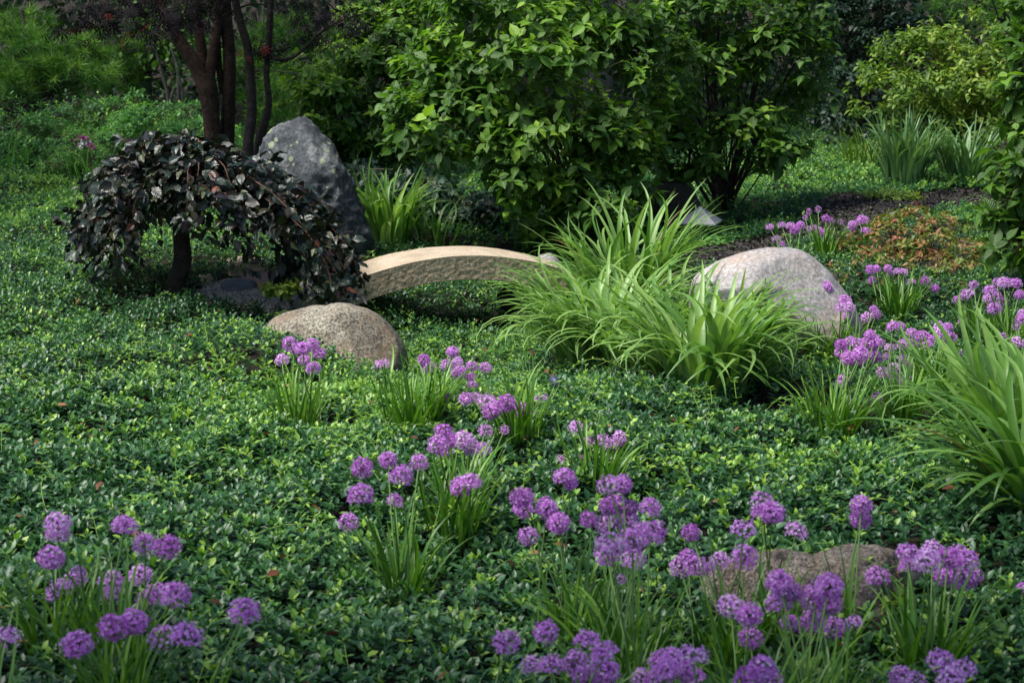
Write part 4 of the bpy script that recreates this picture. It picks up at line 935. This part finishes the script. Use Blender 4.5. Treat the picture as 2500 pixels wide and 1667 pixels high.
AG = 'purple flowering allium clumps'
CL = [
 ('allium clump with the highest blooms in the bottom left corner', 175, 3.62, [(140,1280,31),(141,1304,28),(124,1360,33),(143,1440,33),(182,1421,30),(190,1398,20)], 34, None),
 ('middle allium clump of the bottom left group', 300, 3.55, [(272,1424,31),(273,1448,28),(304,1285,31),(354,1327,29),(409,1335,33),(342,1404,29),(358,1465,24),(386,1448,32),(429,1453,34)], 50, None),
 ('nearest allium clump of the bottom left group with the largest blooms', 330, 3.25, [(277,1532,36),(327,1517,36),(396,1557,36),(457,1553,38),(189,1572,38)], 46, None),
 ('single allium bloom cut off by the left edge', -10, 3.2, [(12,1557,36)], 14, None),
 ('single leaning allium bloom standing right of the bottom left group', 520, 3.35, [(597,1494,37)], 8, None),
 ('allium clump with splayed fan of stems in the front middle', 985, None, [(884,1142,28),(947,1122,23),(978,1163,29),(1024,1128,22),(880,1210,32),(965,1224,20),(852,1274,25)], 44, 1500),
 ('allium clump with two joined blooms behind the splayed clump', 1110, None, [(1125,1189,26),(1148,1180,27)], 60, 1345),
 ('allium clump whose pale blooms crowd left of the middle', 1125, None, [(1083,1055,24),(1068,1085,27),(1100,1076,23),(1133,1074,24),(1150,1090,24),(1177,1097,21),(1185,1053,18),(1232,1049,14),(1090,1100,20)], 40, 1290),
 ('allium clump with a dense row of blooms left of the wide daylilies', 1260, None, [(1139,976,21),(1158,972,18),(1188,980,24),(1198,1005,22),(1213,997,22),(1236,984,22),(1232,1005,19),(1271,1001,21),(1257,1013,18),(1286,1022,18),(1305,1013,12),(1322,973,17),(1240,1020,15)], 60, 1100),
 ('allium clump with many small blooms right of the granite boulder', 1035, None, [(1035,879,16),(1048,898,18),(1105,859,16),(1094,893,19),(1118,883,13),(1121,909,18),(1152,894,15),(1186,897,15),(1150,921,14),(1154,940,13)], 40, 1065),
 ('faint small allium blooms low behind the crowded pale blooms', 1000, None, [(998,964,10),(1045,974,14),(1083,965,14),(1074,980,13)], 50, 1085),
 ('single allium bloom right beside the granite boulder', 945, None, [(932,890,18)], 5, 1010),
 ('isolated upright allium clump below the copper beech', 733, None, [(708,839,20),(717,856,12),(739,850,19),(763,841,17),(779,863,17),(689,879,17),(742,879,16),(765,900,19)], 46, 1070),
 ('allium clump with small blooms below the wide daylilies', 1460, None, [(1405,1043,18),(1437,1080,16),(1472,1080,22),(1490,1086,17),(1512,1066,17),(1516,1084,18),(1367,1124,14),(1411,1122,15),(1475,1134,12)], 34, 1225),
 ('leaning allium clump left of the big purple cluster', 1400, 4.0, [(1376,1165,27),(1393,1178,20),(1274,1216,28),(1278,1243,26),(1335,1241,28),(1363,1277,28),(1290,1308,27)], 36, None),
 ('back half of the big purple allium cluster', 1520, 3.75, [(1485,1184,30),(1521,1182,24),(1485,1235,24),(1508,1232,24),(1539,1239,22),(1588,1241,27),(1437,1268,23),(1479,1281,28),(1533,1272,28)], 60, None),
 ('front half of the big purple allium cluster', 1525, 3.45, [(1596,1300,32),(1489,1328,35),(1480,1352,30),(1544,1320,34),(1546,1365,30),(1516,1413,14),(1565,1300,26)], 70, None),
 ('allium clump at the bottom edge left of the middle', 1410, 3.12, [(1332,1543,31),(1433,1564,31),(1297,1624,28),(1347,1626,31),(1408,1618,34),(1475,1599,37),(1481,1641,34),(1428,1652,32)], 40, None),
 ('single allium bloom at the left of the bottom edge blooms', 1195, 3.1, [(1236,1566,34)], 8, None),
 ('allium clump at the bottom edge in the middle', 1650, 3.05, [(1615,1614,30),(1642,1603,26),(1690,1601,38),(1629,1637,34),(1665,1632,30),(1692,1660,34),(1608,1662,34),(1567,1655,28)], 40, None),
 ('allium clump at the bottom edge below the flat rock', 1860, 2.95, [(1826,1658,36),(1860,1630,32),(1881,1656,30)], 26, None),
 ('allium clump of three blooms left of the flat rock front', 1810, 3.35, [(1784,1480,31),(1830,1501,32),(1833,1557,31)], 30, None),
 ('allium clump in front of the flat rock with the densest blooms', 1950, 3.4, [(1902,1420,32),(1918,1440,26),(1900,1473,31),(1937,1446,25),(1931,1524,27),(2025,1431,34),(1994,1440,28),(1983,1461,30),(2025,1473,31),(1986,1515,31),(2036,1532,29),(2082,1522,24)], 60, None),
 ('tall allium clump with paired blooms left of the flat rock', 1885, 3.95, [(1860,1224,30),(1853,1249,22),(1885,1251,31),(1944,1297,28)], 26, None),
 ('allium clump with blooms at the left tip of the flat rock', 1760, 3.8, [(1815,1293,31),(1686,1300,22),(1818,1362,32),(1757,1369,24),(1661,1385,28),(1680,1358,23),(1700,1381,29),(1724,1390,20)], 40, None),
 ('allium clump with one stacked pair of blooms above the flat rock', 2030, 3.85, [(2103,1232,26),(2101,1268,27)], 12, None),
 ('allium clump of dark purple blooms over the right end of the flat rock', 2245, 3.7, [(2216,1355,30),(2218,1382,26),(2277,1343,27),(2264,1369,32),(2315,1362,29),(2361,1370,31),(2340,1350,24),(2308,1407,27),(2354,1415,29),(2384,1404,18),(2143,1409,28)], 50, None),
 ('single allium bloom cut off by the right edge near the flat rock', 2480, 3.8, [(2496,1438,20)], 8, None),
 ('allium clump cut off at the bottom right corner', 2290, 2.95, [(2296,1615,34),(2350,1635,32),(2201,1652,31),(2235,1660,25),(2322,1660,33)], 30, None),
 ('far allium clump standing behind the pale boulder', 1925, 9.3, [(1879,555,11),(1908,550,10),(1895,584,11),(1908,598,10),(1929,552,12),(1941,561,13),(1954,552,12)], 16, None),
 ('far allium clump right behind the top of the pale boulder', 2013, None, [(1986,559,12),(1998,565,11),(2008,568,10),(1975,559,8),(1975,517,8),(1997,511,8),(1966,531,7),(2017,534,11),(2028,538,8)], 40, 640),
 ('far allium clump mingling with the orange azalea', 2120, None, [(2052,542,7),(2081,551,13),(2107,538,14),(2113,565,12),(2157,546,12),(2179,529,10),(2097,540,9)], 20, 625),
 ('allium clump in front of the azalea', 2189, None, [(2126,659,13),(2140,656,11),(2168,656,11),(2174,671,11),(2193,663,12),(2206,665,12),(2130,685,11),(2224,690,12),(2259,686,12),(2282,704,12),(2208,730,9),(2261,766,8)], 60, 800),
 ('allium clump against the face of the pale boulder', 1995, None, [(1958,719,12),(1944,737,13),(1954,777,15),(1994,710,13),(2018,701,15),(1942,858,14)], 46, 905),
 ('allium clump at the lower right corner of the pale boulder', 2070, None, [(2063,733,15),(2054,751,17),(2074,751,15),(2069,774,12),(2115,776,14),(2138,768,13),(2132,754,10)], 40, 915),
 ('showy allium clump with the largest spray of blooms over the bare soil', 2035, None, [(2055,858,19),(2053,841,15),(2077,833,15),(2094,841,19),(2071,875,19),(2101,864,20),(2124,818,14),(2134,835,19),(2151,837,11),(2136,867,17),(2140,880,16),(2094,879,18),(2110,838,16),(2059,929,16),(2140,969,15)], 110, 1100),
 ('allium clump with scattered lower blooms right of the showy spray', 2200, None, [(2180,798,16),(2197,798,13),(2173,850,14),(2166,871,12),(2205,877,14),(2216,892,12),(2153,909,15),(2182,898,14),(2178,913,15),(2201,930,17),(2213,928,15)], 70, 1050),
 ('allium clump with a wide band of blooms left of the right hand daylilies', 2280, None, [(2226,814,15),(2205,841,16),(2231,839,17),(2251,821,17),(2268,829,16),(2264,843,14),(2293,798,15),(2298,814,18),(2314,798,13),(2312,815,14),(2319,825,17),(2319,850,12),(2344,869,14),(2342,894,15)], 70, 1010),
 ('allium clump beside the right edge dogwood, left part', 2385, None, [(2377,695,12),(2335,732,11),(2356,726,12),(2363,717,16),(2352,785,13)], 40, 860),
 ('allium clump beside the right edge dogwood, bright upper blooms', 2450, None, [(2434,689,12),(2450,691,15),(2464,690,15),(2480,693,15),(2417,712,17),(2413,730,14),(2432,726,15),(2451,737,13),(2428,754,17),(2436,745,14),(2488,720,13)], 40, 880),
 ('allium clump cut off by the right edge above the daylilies', 2490, None, [(2493,781,15),(2480,798,10),(2496,765,12),(2448,820,11),(2484,837,18),(2478,845,12),(2497,860,12)], 40, 960),
]
nh = 0
for ci, (lab, bx, bY, heads, nl, by) in enumerate(CL):
    g = np.random.default_rng(700 + ci)
    if bY is None: b = ground_at(bx, by)
    else: b = np.array([float(at(bx, 833, bY)[0]) , bY, 0.]); 
    if bY is not None:
        # base pixel refers to where the plant meets the ground
        b[0] = (bx - 1250) / FP * math.hypot(bY, CAM_H); b[2] = float(H(b[0], b[1]))
    root = empty('allium_clump', b, lab, 'allium', AG)
    sp = .018 + .0045 * math.sqrt(nl)
    for (hx, hy, hr) in heads:
        Yh = b[1] + float(np.clip(.5 * (FP * .0285 / hr - b[1]), -.22, .22)) + g.normal() * .03
        p = at(hx, hy, Yh); dist = math.sqrt(Yh ** 2 + (CAM_H - p[2]) ** 2); rr = hr * dist / FP * 1.12
        me = HEADS[5] if hr < 10 or hr * dist / FP < .0185 else HEADS[[0, 1, 2, 3, 4, 6, 7, 8][int(g.integers(0, 8))]]
        o = bpy.data.objects.new('flower_head', me); COL.objects.link(o); o.parent = root
        o.location = Vector(p) - Vector(b); o.scale = (rr * g.uniform(.93, 1.05), rr * g.uniform(.93, 1.05), rr * g.uniform(.82, 1)); 
        lean = nrm((p - b) * [1, 1, 0] + 1e-6)
        o.rotation_euler = (-lean[1] * g.uniform(0, .3) + g.normal() * .12, lean[0] * g.uniform(0, .3) + g.normal() * .12, g.uniform(0, 6.28)); nh += 1
        s0 = b + np.array([g.normal() * sp * .7, g.normal() * sp * .7, -.01]); s0[:2] += .12 * (p - b)[:2]
        m = s0 + (p - s0) * .5; out = (p - s0) * [1, 1, 0]
        m = m - out * .14 + [g.normal() * .006, g.normal() * .006, 0]
        A = Acc(); rs = .0021 * (1 if dist < 6 else 1.15); tube(A, curve([s0, m, p - nrm(p - m) * rr * .1], 9), [rs * 1.3] * 3 + [rs] * 6, 5, float(g.uniform(.1, 1)))
        A.build('stem', M['stalk'], root)
    nl = int(nl * 1.2); A = Acc(); r = sp * 1.2 * np.sqrt(g.random(nl)); a = g.uniform(0, 6.283, nl)
    B = np.stack([b[0] + r * np.cos(a), b[1] + r * np.sin(a), np.full(nl, b[2] - .01)], -1)
    if nl > 40:
        pass
    blades(A, B, a + g.normal(size=nl) * .6, g.uniform(.18, .36, nl), R(1) * g.uniform(1, 24, nl), R(1) * g.uniform(15, 100, nl), g.uniform(.007, .013, nl), g.uniform(.3, 1, nl), p=1.5, seg=7, twist=g.normal(size=nl) * .4)
    A.build('foliage', M['allium_leaf'], root)

# pink, white and purple flowers in the left background
def far_flowers():
    g = np.random.default_rng(800)
    for (px, py, tn, lab) in [(203, 338, .2, 'magenta flower in the left background perennials'), (200, 352, 1., 'white flower under the magenta one in the left background'), (221, 356, .5, 'small pink flower right of the white one in the left background')]:
        p = at(px, py, 14.5); b = np.array([p[0], 14.5, H(p[0], 14.5)])
        root = empty('garden_flower', b, lab, 'flower', 'bright flowers in the left background')
        A = Acc(); tube(A, curve([b, (b + p) / 2 + [.02, 0, 0], p], 6), .003, 4, .5); A.build('stem', M['stalk'], root)
        n = 24; A = Acc(); P = p + g.normal(size=(n, 3)) * [.022, .01, .012]
        put(A, LEAF_S, P, g.normal(size=(n, 3)) + [0, -.6, .5], g.normal(size=(n, 3)) * .3 + [0, -.6, 1], .03, np.full(n, tn), 1.4); A.build('petals', M['pink'], root)
far_flowers()

# fallen leaves
FL = [(505, 900, 'curled brown fallen leaf below the copper beech', .3), (640, 1060, 'reddish fallen leaf on the periwinkle left of the isolated alliums', .2), (1180, 850, 'large rusty leaf in the dip below the stone bridge', .3),
      (1355, 1325, 'orange leaf beside the leaning alliums', .6), (1095, 1640, 'pink brown fallen leaf at the bottom edge', .4), (680, 1395, 'orange fallen leaf in the left foreground periwinkle', .45),
      (1170, 780, 'brown dried sprig under the arch of the bridge', .2), (195, 730, 'bright rusty leaf under the left side of the copper beech', .5), (250, 1175, 'brown leaf in the left periwinkle', .25),
      (1290, 1350, 'small tan leaf between the front allium clumps', .9), (2330, 1190, 'brown leaf in shade below the right daylilies', .3), (470, 815, 'rust coloured leaf in front of the copper beech trunk', .35)]
for i, (px, py, lab, tn) in enumerate(FL):
    g = np.random.default_rng(850 + i); p = ground_at(px, py, .12); p[2] += .12
    A = Acc(); put(A, LEAF_B, p[None], g.normal(size=(1, 3)) * [1, 1, .3], np.array([[g.normal() * .6, -.2, 1.]]), .036, np.array([tn])); 
    tag(A.build('fallen_leaf', M['dead'], origin=Vector(p)), lab, 'leaf', 'fallen leaves on the periwinkle')
print('heads', nh)
